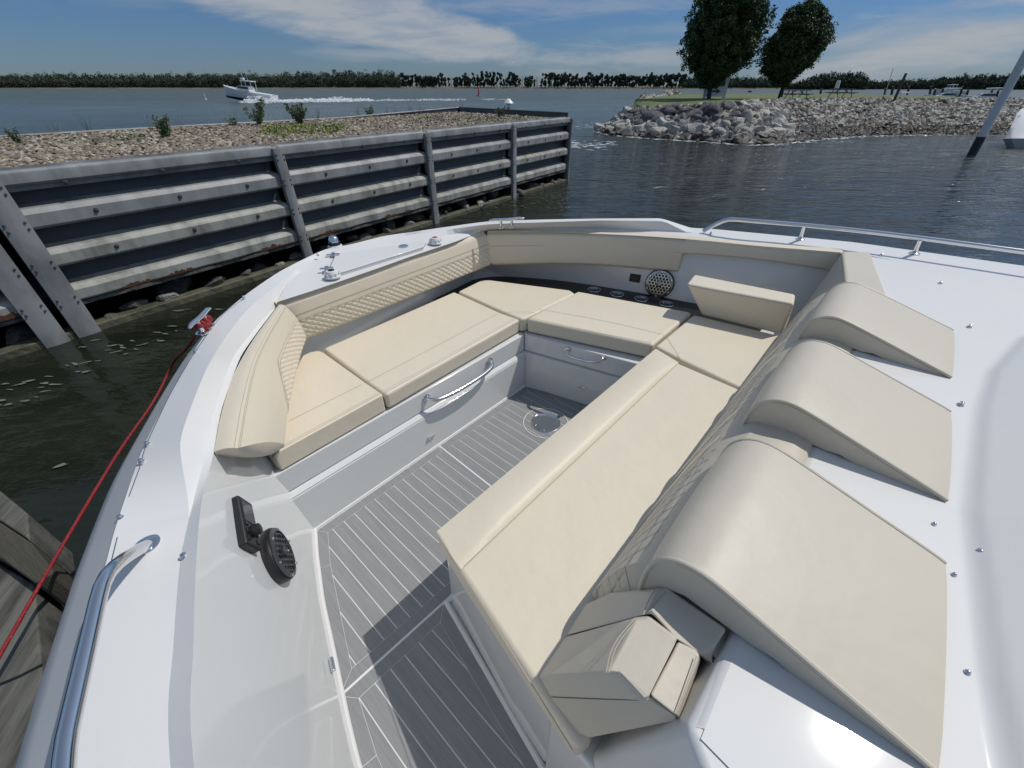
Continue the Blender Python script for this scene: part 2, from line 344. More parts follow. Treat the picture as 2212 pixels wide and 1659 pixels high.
for bi, (a, b_) in enumerate(bays):
    a2, b2 = a + .05, b_ - .05
    mb = MB()
    hband(mb, a2, b2, [(-.14, 1.60), (-.14, 1.578), (-.03, 1.58), (-.005, 1.565), (0, 1.545), (0, 1.475), (-.02, 1.455), (-.055, 1.44), (-.055, 1.405)], galv)
    for k in range(3):
        s = a2 + (b2 - a2) * (.18 + .32 * k); bolt_at(mb, s, 0, 1.475)
    mb.build('cap_rail', wall, smooth=True, fixn=True, angle=24)
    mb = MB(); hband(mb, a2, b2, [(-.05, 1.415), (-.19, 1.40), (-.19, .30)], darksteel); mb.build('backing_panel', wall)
    for ri, (zt, zb) in enumerate(((1.26, 1.075), (.875, .70), (.495, .325))):
        mb = MB(); m = galv if ri == 0 else galvr
        ph = rng.uniform(0, 6)
        def dip(s, z, ph=ph, ri=ri): return 0 if ri < 2 else .012 * math.sin(9 * s + ph) * (1 if z < .47 else 0)
        hband(mb, a2 + .02, b2 - .02, [(-.185, zt + .02), (-.17, zt + .012), (-.055, zt + .0), (-.035, zt - .006), (-.006, zt - .042), (0, zt - .052), (0, zb + .022), (-.01, zb + .004), (-.05, zb - .01), (-.175, zb - .02)], m, dip)
        if ri < 2:
            for k in range(3): bolt_at(mb, a2 + (b2 - a2) * (.22 + .3 * k), 0, (zt + zb) / 2 - .01 + (WT(a) - 1.575))
        else:                                # scalloped rust along the lowest rail
            ss = np.arange(a2 + .05, b2 - .05, .02); off = rng.uniform(0, 9)
            for j in range(len(ss) - 1):
                f_ = math.sin(ss[j] * 4.1 + off) + .7 * math.sin(ss[j] * 11.3 + off * 2) + .5 * rng.random()
                if f_ < .15: continue
                h0 = .008 + .030 * max(0, f_ - .2) * rng.uniform(.4, 1.2)
                if bi >= 4: h0 *= .4
                zz = zb + .008 + (WT(ss[j]) - 1.575); mb.add([wl(ss[j], .014, zz), wl(ss[j + 1], .014, zz), wl(ss[j + 1], .016, zz + h0), wl(ss[j], .016, zz + h0)], [[0, 1, 2, 3]], rust)
        mb.build('corrugated_rail', wall, smooth=True, angle=24)
    mb = MB(); hband(mb, a2, b2, [(-.02, .315), (-.02, .275), (-.17, .27)], wood); mb.build('bottom_lip', wall)
for i, s in enumerate(posts):
    mb = MB(); w = .13 if s not in (-8.36, -8.63, 2.74) else (.20 if s != 2.74 else .07)
    t = WT(s) - .02
    for (oa, wa, ob) in ((.045, w, .0),):
        mb.add([wl(s - wa / 2, ob - .02, t), wl(s - wa / 2, oa, t), wl(s - wa / 6, oa + .012, t), wl(s + wa / 6, oa + .012, t), wl(s + wa / 2, oa, t), wl(s + wa / 2, ob - .02, t),
                wl(s - wa / 2, ob - .02, -1), wl(s - wa / 2, oa, -1), wl(s - wa / 6, oa + .012, -1), wl(s + wa / 6, oa + .012, -1), wl(s + wa / 2, oa, -1), wl(s + wa / 2, ob - .02, -1)],
               [[i_, i_ + 1, i_ + 7, i_ + 6] for i_ in range(5)] + [[0, 1, 2, 3, 4, 5]], galv)
    for z in (1.50, 1.44, 1.19, 1.13, .81, .75, .43, .37):
        for dx in (-.35, .35): bolt_at(mb, s + dx * w, .045, z, .009)
    mb.build('post', wall, smooth=True, angle=30)
mb = MB()                                    # muddy sill beam at the water's edge
mb.prism([wl(-14, .02, .085), wl(2.75, .02, .07), wl(2.75, -.14, .075), wl(-14, -.14, .09)], [wl(-14, .03, -1), wl(2.75, .03, -1), wl(2.75, -.2, -1), wl(-14, -.2, -1)], mud)
mb.build('sill_beam', wall, bevel=.015)
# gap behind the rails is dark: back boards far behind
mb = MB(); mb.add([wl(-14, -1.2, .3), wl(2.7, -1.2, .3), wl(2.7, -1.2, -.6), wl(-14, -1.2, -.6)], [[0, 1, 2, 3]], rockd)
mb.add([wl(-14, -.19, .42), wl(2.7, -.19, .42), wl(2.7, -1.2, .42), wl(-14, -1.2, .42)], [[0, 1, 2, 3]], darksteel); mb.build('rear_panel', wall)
# back edge of the fill and the dark return wall
BK = [atz('R1', -900, 1000, 1.5), atz('R1', 0, 908, 1.5), atz('R1', 1070, 843, 1.5), atz('R1', 2212, 778, 1.5), atz('R2', 955, 640, 1.5)]
RE = wl(2.72, -.1, 1.5)
mb = MB()
line = [np.array(p) for p in BK] + [RE]
a_ = [p + [0, 0, .05 if i < 4 else .16] for i, p in enumerate(line)]; b2_ = [p + np.array([0, 0, -2.6]) for p in line]
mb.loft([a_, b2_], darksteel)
top_o = []
for i, p in enumerate(a_):
    mb.tube([p], .01, galv) if False else None
mb.tube(a_[:5], .022, galv, n=6); mb.tube(a_[4:], .02, darksteel, n=6)
o = mb.build('sheet_pile_edging', wall)
mb = MB(); mb.add([wl(2.74, 0, 1.56), wl(2.74, -.19, 1.56), wl(2.74, -.19, -.5), wl(2.74, 0, -.5)], [[0, 1, 2, 3]], galv); mb.build('end_plate', wall)
# gravel fill
mb = MB(); GP = [wl(-14, -.15, 1.52), wl(2.7, -.15, 1.53)] + [p + [0, 0, .0] for p in line[::-1][1:]]
mb.add(GP, [list(range(len(GP)))], gravelbed); setp(mb.build('gravel_ground', loc=wl(-4, -2, 1.5)), kind='structure')
def inpoly(x, y, P):
    c = False; j = len(P) - 1
    for i in range(len(P)):
        if (P[i][1] > y) != (P[j][1] > y) and x < (P[j][0] - P[i][0]) * (y - P[i][1]) / (P[j][1] - P[i][1]) + P[i][0]: c = not c
        j = i
    return c
def scatter_stones(mb, pts, sizes, mats_, flat=.6):
    base = np.array([[1, 0, 0], [.3, .9, 0], [-.8, .55, 0], [-.8, -.6, 0], [.3, -.95, 0], [.1, .05, 1], [0, 0, -1]])
    F_ = np.array([[0, 1, 5], [1, 2, 5], [2, 3, 5], [3, 4, 5], [4, 0, 5], [1, 0, 6], [2, 1, 6], [3, 2, 6], [4, 3, 6], [0, 4, 6]])
    n = len(pts); a = rng.uniform(0, 6.28, n); V = base[None] * (1 + rng.uniform(-.28, .28, (n, 7, 3)))
    V *= (np.array(sizes)[:, None, None] * np.stack([np.ones(n), rng.uniform(.6, 1, n), rng.uniform(.5, 1, n) * flat], 1)[:, None, :])
    t = rng.uniform(-.5, .5, n); y = V[:, :, 1] * np.cos(t)[:, None] - V[:, :, 2] * np.sin(t)[:, None]; z = V[:, :, 1] * np.sin(t)[:, None] + V[:, :, 2] * np.cos(t)[:, None]
    x2 = V[:, :, 0] * np.cos(a)[:, None] - y * np.sin(a)[:, None]; y2 = V[:, :, 0] * np.sin(a)[:, None] + y * np.cos(a)[:, None]
    V = np.stack([x2, y2, z], 2) + np.array(pts)[:, None, :]
    k = rng.integers(0, len(mats_), n)
    for mi in range(len(mats_)):
        idx = np.where(k == mi)[0]
        if len(idx): mb.addn(V[idx].reshape(-1, 3), (F_[None] + (np.arange(len(idx)) * 7)[:, None, None]).reshape(-1, 3), mats_[mi])
P2d = [p[:2] for p in GP]; xs = [p[0] for p in P2d]; ys = [p[1] for p in P2d]
pts = []; sz = []
while len(pts) < 15000:
    x = rng.uniform(-10.5, max(xs)); y = rng.uniform(1.5, max(ys))
    if rng.random() > min(1, 60 / (x * x + y * y)) + .12: continue
    if inpoly(x, y, P2d): pts.append((x, y, 1.53 + .006 * rng.random())); sz.append(rng.uniform(.022, .045) * (1 + .03 * math.hypot(x, y)))
mb = MB(); scatter_stones(mb, pts, sz, [gst[0], gst[1], gst[2], gst[0], gst[3]])
setp(mb.build('gravel', loc=wl(-4, -2, 1.5), fixn=False), 'tan and grey river gravel filling the top of the steel wall', kind='stuff')
# rocks in the gap under the lowest rail
def rockmesh(name, seed, m, sx=1, sy=.8, sz=.65, pl=12):
    g = np.random.default_rng(seed); bm = bmesh.new(); bmesh.ops.create_icosphere(bm, subdivisions=3, radius=1)
    planes = [(g.normal(size=3), g.uniform(.55, .86)) for _ in range(pl)]
    for v in bm.verts:
        p = np.array(v.co)
        for nn, d in planes:
            nn = nn / np.linalg.norm(nn); e = p @ nn - d
            if e > 0: p = p - nn * e
        v.co = Vector((p * [sx, sy, sz]).tolist())
    me = bpy.data.meshes.new(name); bm.to_mesh(me); bm.free(); me.materials.append(m)
    me.polygons.foreach_set('use_smooth', [True] * len(me.polygons))
    try: me.set_sharp_from_angle(angle=R(22))
    except Exception: pass
    return me
RM = {k: [rockmesh('rock', 10 * i + j, m, 1, g_[0], g_[1]) for j, g_ in enumerate(((.8, .6), (.65, .7), (.9, .5), (.7, .55), (.85, .75)))] for i, (k, m) in enumerate((('p', rockp), ('g', rockg), ('d', rockd), ('m', rockm)))}
def rock(kind, p, s, label, group, tilt=.5):
    o = bpy.data.objects.new('rock', random.choice(RM[kind])); COL.objects.link(o); o.location = Vector([float(a) for a in p]); o.scale = (s, s, s)
    o.rotation_euler = (random.uniform(-tilt, tilt), random.uniform(-tilt, tilt), random.uniform(0, 6.28)); setp(o, label, 'rock', group); return o
for i in range(46):
    s = -9.5 + 12.1 * (i + random.random() * .8) / 46
    r_ = random.uniform(.12, .26)
    rock(random.choice('mmmpp') if i % 4 else 'd', wl(s, (-.03 - random.random() * .1) if i % 2 else (-.2 - random.random() * .2), .03 + random.random() * .07), r_ * (.62 if i % 2 else 1), 'angular rock lying in the dark gap under the lowest rail of the steel wall', 'rocks in the gap under the steel wall')

# ------------------------------------------------------------------ leafy things
def leaves(mb, centers, n, rad, size, m, flat=1.0, vert=False):
    c = np.asarray(centers); k = rng.integers(0, len(c), n); d = rng.normal(size=(n, 3)); d /= np.linalg.norm(d, axis=1)[:, None]
    r_ = np.asarray(rad)[k] if np.ndim(rad) else rad
    p = c[k] + d * (rng.random(n) ** .4 * r_)[:, None] * [1, 1, flat]
    a = rng.normal(size=(n, 3)); 
    if vert: a[:, 2] = abs(a[:, 2]) * 2
    a /= np.linalg.norm(a, axis=1)[:, None]; b_ = np.cross(a, rng.normal(size=(n, 3))); b_ /= np.linalg.norm(b_, axis=1)[:, None]
    s = (size * rng.uniform(.6, 1.3, n))[:, None]
    V = np.stack([p - a * s, p + b_ * s * .5, p + a * s, p - b_ * s * .5], 1).reshape(-1, 3)
    mb.addn(V, np.arange(4 * n).reshape(-1, 4), m)
def weed_plant(base, h, w, nst, nl, label, m=weed, name='weed', stems=True, leafs=.035):
    r0 = empty(name, base, label, 'plant')
    mb = MB(); cs = []
    for i in range(nst):
        a = rng.uniform(0, 6.28); t = np.array(base) + [math.cos(a) * w * rng.uniform(.2, 1), math.sin(a) * w * rng.uniform(.2, 1), h * rng.uniform(.6, 1)]
        mid = (np.array(base) + t) / 2 + rng.normal(size=3) * w * .08
        mb.tube([base, mid, t], [.004, .003, .002], drystem, n=4)
        for q in np.linspace(.25, 1, 7): cs.append(np.array(base) * (1 - q) + t * q + rng.normal(size=3) * w * .05)
    mb.build('stem', r0, fixn=False)
    if nl:
        mb = MB(); leaves(mb, cs, nl, .03 + .10 * w, leafs, m); mb.build('foliage', r0, fixn=False)
    return r0
for (k, x, y, h, w, ns, nl, lab) in [
    ('R1', 140, 950, 0.28, 0.10, 6, 256, 'small grey green weed on the gravel at the far left'),
    ('R1', 1090, 905, 0.40, 0.16, 8, 672, 'leafy weed leaning left on the gravel left of the tall weed pair'),
    ('R1', 1520, 830, 0.24, 0.14, 7, 240, 'sparse low weed at the gravel edge below the speeding boat'),
    ('R1', 1680, 822, 0.61, 0.36, 9, 1040, 'tall three-stemmed weed bush below the wake of the boat'),
    ('R1', 1945, 815, 0.51, 0.27, 10, 1440, 'dense rounded weed bush beside the bright green ground weeds'),
    ('R2', 235, 672, 0.33, 0.22, 8, 352, 'thin upright weed right of the dense bush, near the middle of the gravel'),
    ('R2', 1290, 675, 0.29, 0.22, 10, 672, 'green bush beside the white solar lamp on the gravel corner')]:
    weed_plant(atz(k, x, y, 1.5), h * .85, w * .9, ns, int(nl * .8), lab, leafs=.026 if nl > 300 else .022)
for (k, x, y, h) in [('R1', 370, 885, .4), ('R1', 590, 870, .5), ('R1', 990, 852, .55), ('R1', 1180, 842, .4), ('R1', 2060, 795, .5), ('R2', 150, 680, .4), ('R2', 375, 665, .35), ('R2', 560, 662, .45), ('R2', 655, 660, .45), ('R2', 790, 655, .35), ('R2', 985, 645, .5), ('R2', 455, 665, .35)]:
    o = weed_plant(atz(k, x, y, 1.5), h * .7, .16, 6, 16, 'thin dry grass stalks standing along the back edge of the gravel', name='dry_stalks', leafs=.012); o['group'] = 'dry stalks along the gravel edge'
mb = MB(); cs = []
for i in range(300):
    x, y = rng.uniform(1700, 2230), rng.uniform(805, 870); cs.append(atz('R1', x, y + rng.normal() * 8, 1.54))
leaves(mb, cs, 2600, .10, .03, weedb, flat=.25); cs = [atz('R2', rng.uniform(500, 1500), rng.uniform(665, 710), 1.54) for _ in range(200)]
leaves(mb, cs, 1500, .12, .025, weed, flat=.25); cs = [atz('R1', rng.uniform(700, 950), rng.uniform(870, 920), 1.54) for _ in range(60)]
leaves(mb, cs, 400, .1, .025, weed, flat=.25)
setp(mb.build('ground_weeds', loc=atz('R1', 1900, 850, 1.5), fixn=False), 'low bright green weeds spreading over the gravel', kind='stuff')
# solar lamp
b0 = atz('R2', 1355, 655, 1.5)
r0 = empty('garden_lamp', b0, 'white mushroom-shaped solar lamp standing on the corner of the gravel', 'lamp')
mb = MB(); mb.lathe(b0, (0, 0, 1), [(.06, 0), (.06, .16), (.045, .17), (.08, .18), (.08, .2), (.045, .21), (.045, .27), (.075, .275), (.07, .31)], steeld, n=14); mb.build('stand', r0, smooth=True)
mb = MB(); mb.lathe(b0, (0, 0, 1), [(.16, .30), (.16, .315), (.10, .38), (.035, .43), (.01, .44)], whitep, n=20); mb.build('lamp_shade', r0, smooth=True)

# ================================================================== FAR SHORE
def farshore():
    # distance at which each picture column meets the far waterline (slightly irregular)
    cols = [(-500, 520), (0, 520), (430, 560), (850, 600), (1000, 610), (1250, 560), (1500, 520), (1700, 500), (1900, 470), (2100, 430), (2300, 400), (2800, 360)]
    pts = []
    for x, Y in cols:
        r = ray('D', x, HOR); pts.append((r[0] / r[1] * Y, Y))
    mb = MB(); near = [np.array([x, y, -.2]) for x, y in pts]; t0 = [np.array([x * 1.008, y * 1.008, 1.0]) for x, y in pts]; far = [np.array([x * 1.6, y * 1.6, 3.0]) for x, y in pts]
    mb.loft([near, t0, far], reed); setp(mb.build('far_shore', loc=(0, 500, 0)), kind='structure')
    return pts
FS = farshore()
def shore_at(x, off=1.0):                   # point on the far shore for picture column x
    cols = [(-500, 520), (0, 520), (430, 560), (850, 600), (1000, 610), (1250, 560), (1500, 520), (1700, 500), (1900, 470), (2100, 430), (2300, 400), (2800, 360)]
    Y = np.interp(x, [c[0] for c in cols], [c[1] for c in cols]) * off; r = ray('D', x, HOR); return np.array([r[0] / r[1] * Y, Y, 1.0])
def zrow(y, Y, x=1106):                     # height seen at picture row y at forward distance Y
    r = ray('D', x, y); return CAMZ + r[2] / r[1] * Y
# woods at left: one mass
mb = MB(); mb2 = MB(); 
prof = [(-300, 166), (0, 165), (60, 160), (140, 158), (200, 160), (258, 163), (290, 161), (400, 160), (470, 158), (540, 157), (560, 159), (640, 155), (700, 155), (760, 153), (850, 154), (868, 158)]
def woods(x0, x1, step, layers, name, label, dist=1.0, nleaf=120, wid=(3.2, 5.2)):
    mb = MB(); A = []; Bc = []
    x = x0
    while x < x1:
        for layer in range(layers):
            b0 = shore_at(x + rng.normal() * step * .5, dist * (1.012 + .014 * layer)); hh = zrow(np.interp(x, [p[0] for p in prof], [p[1] for p in prof]), b0[1])
            hh *= (.62 + .38 * layer / max(1, layers - 1)) * (rng.uniform(.80, 1.02) if rng.random() < .85 else rng.uniform(1.0, 1.14)); w = rng.uniform(*wid) * b0[1] / 560
            k = 9
            zz = rng.uniform(.12, .97, k); ww = np.sqrt(np.clip(1 - ((zz - .45) / .58) ** 2, 0.02, 1))
            a = rng.uniform(0, 6.28, k); q = rng.random(k) ** .5
            P_ = np.stack([b0[0] + np.cos(a) * q * ww * w * .7, b0[1] + np.sin(a) * q * ww * w * .7, zz * hh], 1)
            (Bc if rng.random() < .25 else A).extend(P_.tolist())
        x += step * rng.uniform(.7, 1.3)
    leaves(mb, A, int(len(A) / 9 * nleaf), 2.4, .8, farleaf, vert=True); leaves(mb, Bc, int(len(Bc) / 9 * nleaf), 2.4, .8, farleafb, vert=True)
    o = mb.build(name, loc=shore_at((x0 + x1) / 2), fixn=False); setp(o, label, kind='stuff')
woods(-300, 868, 4.2, 5, 'far_woods', 'long dense green wood along the far shore at left')
# single trees along the middle of the far shore
def far_tree(x, top, w, label, group, dense=1.0, dead=False, off=1.015, kind='far_tree'):
    b0 = shore_at(x, off); zt = zrow(top, b0[1]); pxm = b0[1] * .81 / F   # metres per picture px
    r0 = empty(kind, b0, label, 'tree', group)
    W = w * pxm / 2; mb = MB(); mb.tube([b0, b0 + [0, 0, zt * .5], b0 + [rng.normal() * .5, 0, zt * .9]], [.45, .3, .1], barkp if dead else bark, n=5)
    for _ in range(4 if dead else 2):
        a = rng.uniform(-1, 1); q = rng.uniform(.35, .7); mb.tube([b0 + [0, 0, zt * q], b0 + [a * W, 0, zt * (q + .25)]], [.2, .06], barkp if dead else bark, n=4)
    mb.build('trunk', r0, fixn=False)
    if not dead:
        cs = [b0 + [rng.normal() * W * .45, rng.normal() * W * .4, zt * rng.uniform(.14, .95)] for _ in range(14)]
        mb = MB(); leaves(mb, cs, int(620 * dense), W * .42, .8, farleaf, vert=True); leaves(mb, cs, int(200 * dense), W * .42, .75, farleafb, vert=True); mb.build('crown', r0, fixn=False)
G1 = 'trees in a broken row along the middle of the far shore'
LB = 'dark green tree in the broken row on the low far shore'
xs_ = []
x = 872
while x < 1480:
    gap = any(a < x < b for a, b in ((968, 985), (1085, 1095), (1118, 1140), (1150, 1175)))
    if not gap and not any(a < x < b for a, b in ((1093, 1100),)): 
        far_tree(x, rng.uniform(158, 169) if not 1020 < x < 1100 else rng.uniform(156, 165), rng.uniform(8, 17), LB, G1)
    elif rng.random() < .7: far_tree(x, 170 + rng.uniform(-4, 5), 6, LB, G1, .5)
    x += rng.uniform(5, 8.5)
for x, t in [(903, 158), (916, 163), (928, 160), (975, 165), (1012, 164), (1128, 164), (1147, 163), (1186, 163), (950, 164), (1160, 166)]:
    far_tree(x, t, 8, 'bare pale dead tree in the row on the far shore', 'dead trees on the far shore', dead=True)
# wooded shore behind the jetty
prof = [(1478, 168), (1560, 164), (1600, 167), (1660, 170), (1685, 175), (1690, 190)]
woods(1478, 1690, 4, 3, 'far_woods', 'dark wood on the far shore seen between the two jetty trees')
prof = [(1685, 186), (1720, 182), (1745, 172), (1765, 160), (1800, 156), (1850, 157), (1862, 163), (1870, 178), (1900, 178), (1960, 176), (2030, 172), (2060, 166), (2100, 163), (2130, 162), (2170, 165), (2230, 160), (2330, 158)]
woods(1700, 1868, 4, 3, 'far_woods', 'rounded clump of dark trees on the shore right of the smaller jetty tree', dist=.80)
woods(1870, 2330, 4.5, 3, 'far_woods', 'dark wooded shore behind the moored boats at right', dist=.92)

# ================================================================== JETTY
GZ = 1.54
wline = [atz('D', *p, 0) for p in [(1288, 283), (1330, 292), (1400, 298), (1500, 303), (1610, 313), (1700, 307), (1780, 298), (1860, 292), (2000, 290), (2095, 290), (2212, 290), (2420, 288)]]
wl2 = smoothline(wline, 40)
crest = []
for i, p in enumerate(wl2):
    t = i / 39; depth = 2.6 + 3.2 * min(1, t * 2.0); crest.append(np.array([p[0] + (2.6 * (1 - min(1, t * 3.2))), p[1] + depth, (1.0 + .45 * min(1, t * 3))]))
crest = np.array(crest)
back = [np.array([p[0] + 2.5 + 1.2 * i / 39 * 4, p[1] + 7 + 26 * min(1, i / 16), .9 + .4 * min(1, i / 10)]) for i, p in enumerate(crest)]
bw_ = [np.array([p[0] + 1, p[1] + 3.5, -.6]) for p in back]
mb = MB(); mb.loft([[p * [1, 1, 0] - [0, .4, .5] for p in wl2], crest], rockm); mb.build('x', loc=(10, 25, 0)); ob = bpy.data.objects['x']; ob.name = 'jetty_bank'; setp(ob, kind='structure')
mb = MB(); mb.loft([crest, [(a * .7 + b_ * .3) * [1, 1, 0] + [0, 0, GZ] for a, b_ in zip(crest, back)], [b_ * [1, 1, 0] + [0, 0, 1.42] for b_ in back], bw_], grass)
o = mb.build('jetty_grass', loc=(20, 40, 1), smooth=True); o.name = 'lawn'; setp(o, kind='structure')
LP_ = 'big pale limestone boulder on the rounded tip of the jetty'; LG_ = 'big dark grey boulder on the upper tip of the jetty'; LD_ = 'dark wet boulder at the waterline of the jetty'
LM_ = 'pale limestone rock on the long bank of the jetty'
nb = 0
NR = 0
for i in range(175):                         # boulders of the tip
    t = random.random() ** .9 * 15.2; j = int(t); p0 = wl2[j] * (1 - (t - j)) + wl2[j + 1] * (t - j); c0 = crest[j] * (1 - (t - j)) + crest[j + 1] * (t - j)
    q = (i % 7 + random.random()) / 7; p = p0 * (1 - q) + c0 * q
    if q < .14: k, lab, g_ = 'd', LD_, 'wet boulders along the jetty waterline'
    elif q > .42 and 2.5 < t < 12.5 - 8 * max(0, .8 - q): k, lab, g_ = 'g', LG_, 'grey boulders on the jetty tip'
    else: k, lab, g_ = 'p', LP_, 'pale boulders on the jetty tip'
    s = random.uniform(.34, .62)
    rock(k, p + [random.uniform(-.2, .2), 0, -.02], s, lab, g_); NR += 1
for i in range(125):                         # larger single stones on the long bank
    t = random.uniform(15, 38.5); j = int(t); p0 = wl2[j] * (1 - (t - j)) + wl2[j + 1] * (t - j); c0 = crest[j] * (1 - (t - j)) + crest[j + 1] * (t - j)
    q = random.uniform(.3, 1.0); p = p0 * (1 - q) + c0 * q
    rock(random.choice('ppm'), p + [0, 0, .05], random.uniform(.18, .34), LM_, 'rocks on the long bank of the jetty')
mb = MB(); pts = []; sz = []; pts2 = []; sz2 = []; pts3 = []; sz3 = []
for i in range(9000):
    t = random.uniform(12.8, 38.9); j = int(t); p0 = wl2[j] * (1 - (t - j)) + wl2[j + 1] * (t - j); c0 = crest[j] * (1 - (t - j)) + crest[j + 1] * (t - j)
    q = random.uniform(-.03, 1.04); p = p0 * (1 - q) + c0 * q + [0, 0, .04]
    s = random.uniform(.07, .2) * (1 + .25 * q)
    if t < 19 and q < .75 and random.random() < .9: (pts2.append(p), sz2.append(s * .8))
    elif q < .22: (pts3.append(p), sz3.append(s * .8))
    else: (pts.append(p), sz.append(s))
scatter_stones(mb, pts, sz, [rockp, rockm, rockp, gst[1]], .8); scatter_stones(mb, pts2, sz2, [rockg, rockm, rockd], .8); scatter_stones(mb, pts3, sz3, [rockd, rockm, gst[3], rockd], .8)
pts = []; sz = []
for i in range(1500):
    t = random.uniform(0, 15.5); j = int(t); p0 = wl2[j] * (1 - (t - j)) + wl2[j + 1] * (t - j); c0 = crest[j] * (1 - (t - j)) + crest[j + 1] * (t - j)
    q = random.uniform(0, 1.05); pts.append(p0 * (1 - q) + c0 * q); sz.append(random.uniform(.12, .3))
scatter_stones(mb, pts, sz, [rockp, rockg, rockm], .9)
# rocks along the far side of the jetty
pts = []; sz = []
for i in range(900):
    t = random.uniform(0, 17); j = int(t); p = back[j] * (1 - (t - j)) + back[j + 1] * (t - j); pts.append(np.array([p[0], p[1] - .5 + random.uniform(-.6, .9), 1.2 + random.uniform(-.1, .22) + .25 * (t > 12)])); sz.append(random.uniform(.18, .45))
scatter_stones(mb, pts, sz, [rockp, gst[2], rockm], .8)
setp(mb.build('rubble', loc=(15, 28, 0), fixn=False), 'small broken grey brown rubble covering the jetty bank', kind='stuff')
# foam at the jetty foot and on open water
def foam_blobs(mb, pts, m, z=.012, elong=2.2, sz=(.05, .2)):
    for p in pts:
        n = 9; a0 = rng.uniform(-.5, .5) + .2; s = rng.uniform(*sz); ph = rng.uniform(0, 6, 3)
        ring = []
        for j in range(n):
            w = 2 * math.pi * j / n; r_ = s * (1 + .35 * math.sin(2 * w + ph[0]) + .25 * math.sin(3 * w + ph[1])); x, y = r_ * math.cos(w) * elong, r_ * math.sin(w) * .6
            ring.append([p[0] + x * math.cos(a0) - y * math.sin(a0), p[1] + x * math.sin(a0) + y * math.cos(a0), z])
        mb.add(ring, [list(range(n))], m)
mb = MB(); pts = []
for i in range(330):
    t = rng.uniform(0, 27); j = int(t); p = wl2[j] * (1 - (t - j)) + wl2[j + 1] * (t - j); pts.append(p + [rng.normal() * .2, -.35 - abs(rng.normal()) * .25, 0])
for i in range(150): pts.append(atz('R2', rng.uniform(1870, 2180), 745 + rng.normal() * 12 - (0), 0) if i % 2 else atz('R2', rng.uniform(1860, 2210), 895 + rng.normal() * 16, 0))
foam_blobs(mb, pts, foam, sz=(.02, .085)); setp(mb.build('foam', loc=(8, 25, 0)), 'thin line of white foam lapping round the jetty tip', kind='stuff')
mb = MB(); pts = []
for (x, y) in [(700, 1500), (735, 1470), (760, 1510), (790, 1470), (820, 1525), (620, 1435), (800, 1485), (885, 1495), (900, 1470), (940, 1460), (860, 1440), (1025, 1385), (1075, 1395), (1050, 1440), (1145, 1375), (1030, 1437), (1120, 1345), (440, 1600), (490, 1590), (560, 1580), (640, 1570), (510, 1640), (560, 1640), (540, 1480), (1180, 1240), (1220, 1235), (1150, 1245), (1420, 1235)]: pts.append(atz('R4', x, y, 0))
for (x, y) in [(50, 75), (250, 50), (400, 15), (200, 60), (370, 70), (340, 105), (90, 122), (370, 135), (300, 182), (210, 213), (20, 208), (75, 242), (5, 248), (450, 80), (495, 738), (170, 78)]: pts.append(atz('S7', x, y, 0))
foam_blobs(mb, pts, scum, sz=(.010, .024))
pts = [atz('R5', rng.uniform(1250, 2200), 0, 0) for _ in range(0)]
for i in range(170): pts.append(atz('R2', rng.uniform(950, 1850), 1330 + rng.normal() * 45 + (1850 - rng.uniform(1500, 1850)) * .1, 0))
foam_blobs(mb, pts, scum, sz=(.008, .022))
setp(mb.build('foam', loc=(-1, 5, 0)), 'scattered pale scum flecks floating on the dark water by the steel wall', kind='stuff')

# two jetty trees
def big_tree(base, k, spine, outline, label, nleaf, lean):
    """outline: rows (picture y, left x, right x) of the crown at the tree's distance"""
    r0 = empty('tree', base, label, 'tree'); Y = base[1]
    mb = MB(); top = aty('D', *lean, Y)
    trunk = [base, base * .6 + top * .4 + [0, 0, 0], top]
    mb.tube(trunk, [.17, .14, .10], bark, n=9)
    rows = [(aty('D', (l + r_) / 2, y, Y), (aty('D', r_, y, Y)[0] - aty('D', l, y, Y)[0]) / 2) for y, l, r_ in outline]
    for i in range(16):
        c, w = rows[rng.integers(1, len(rows) - 1)]; e = c + [rng.uniform(-.8, .8) * w, rng.uniform(-.7, .7) * w, 0]
        m_ = (top + e) / 2 + [0, 0, -.1]; mb.tube([top * .85 + trunk[1] * .15, m_, e], [.07, .04, .012], bark, n=6)
    mb.build('trunk', r0, fixn=False)
    cs = []; rs = []
    ztop, zbot = rows[0][0][2], rows[-1][0][2]
    zs = np.array([r_[0][2] for r_ in rows][::-1]); xs_ = np.array([r_[0][0] for r_ in rows][::-1]); ws = np.array([r_[1] for r_ in rows][::-1])
    for i in range(760):
        z = rng.uniform(zbot, ztop); w = np.interp(z, zs, ws); cx_ = np.interp(z, zs, xs_); a = rng.uniform(0, 6.28); q = rng.random() ** .42
        cs.append([cx_ + math.cos(a) * w * q * .93, Y + math.sin(a) * w * q * .85, z]); rs.append(rng.uniform(.18, .36))
    mb = MB(); rs = np.array(rs); leaves(mb, cs, int(nleaf * 2.4), rs, .075, leafd); leaves(mb, cs[::3], nleaf // 2, rs[::3] * 1.3, .06, leafl)
    # ragged outer tufts
    tips = []
    for i in range(120):
        z = rng.uniform(zbot, ztop); w = np.interp(z, zs, ws); cx_ = np.interp(z, zs, xs_); sg = rng.choice([-1, 1]); tips.append([cx_ + sg * w * rng.uniform(.95, 1.08), Y + rng.normal() * w * .3, z])
    leaves(mb, tips, nleaf // 14, .2, .08, leafd)
    mb.build('crown', r0, fixn=False)
TY1, TY2 = 35.0, 35.5
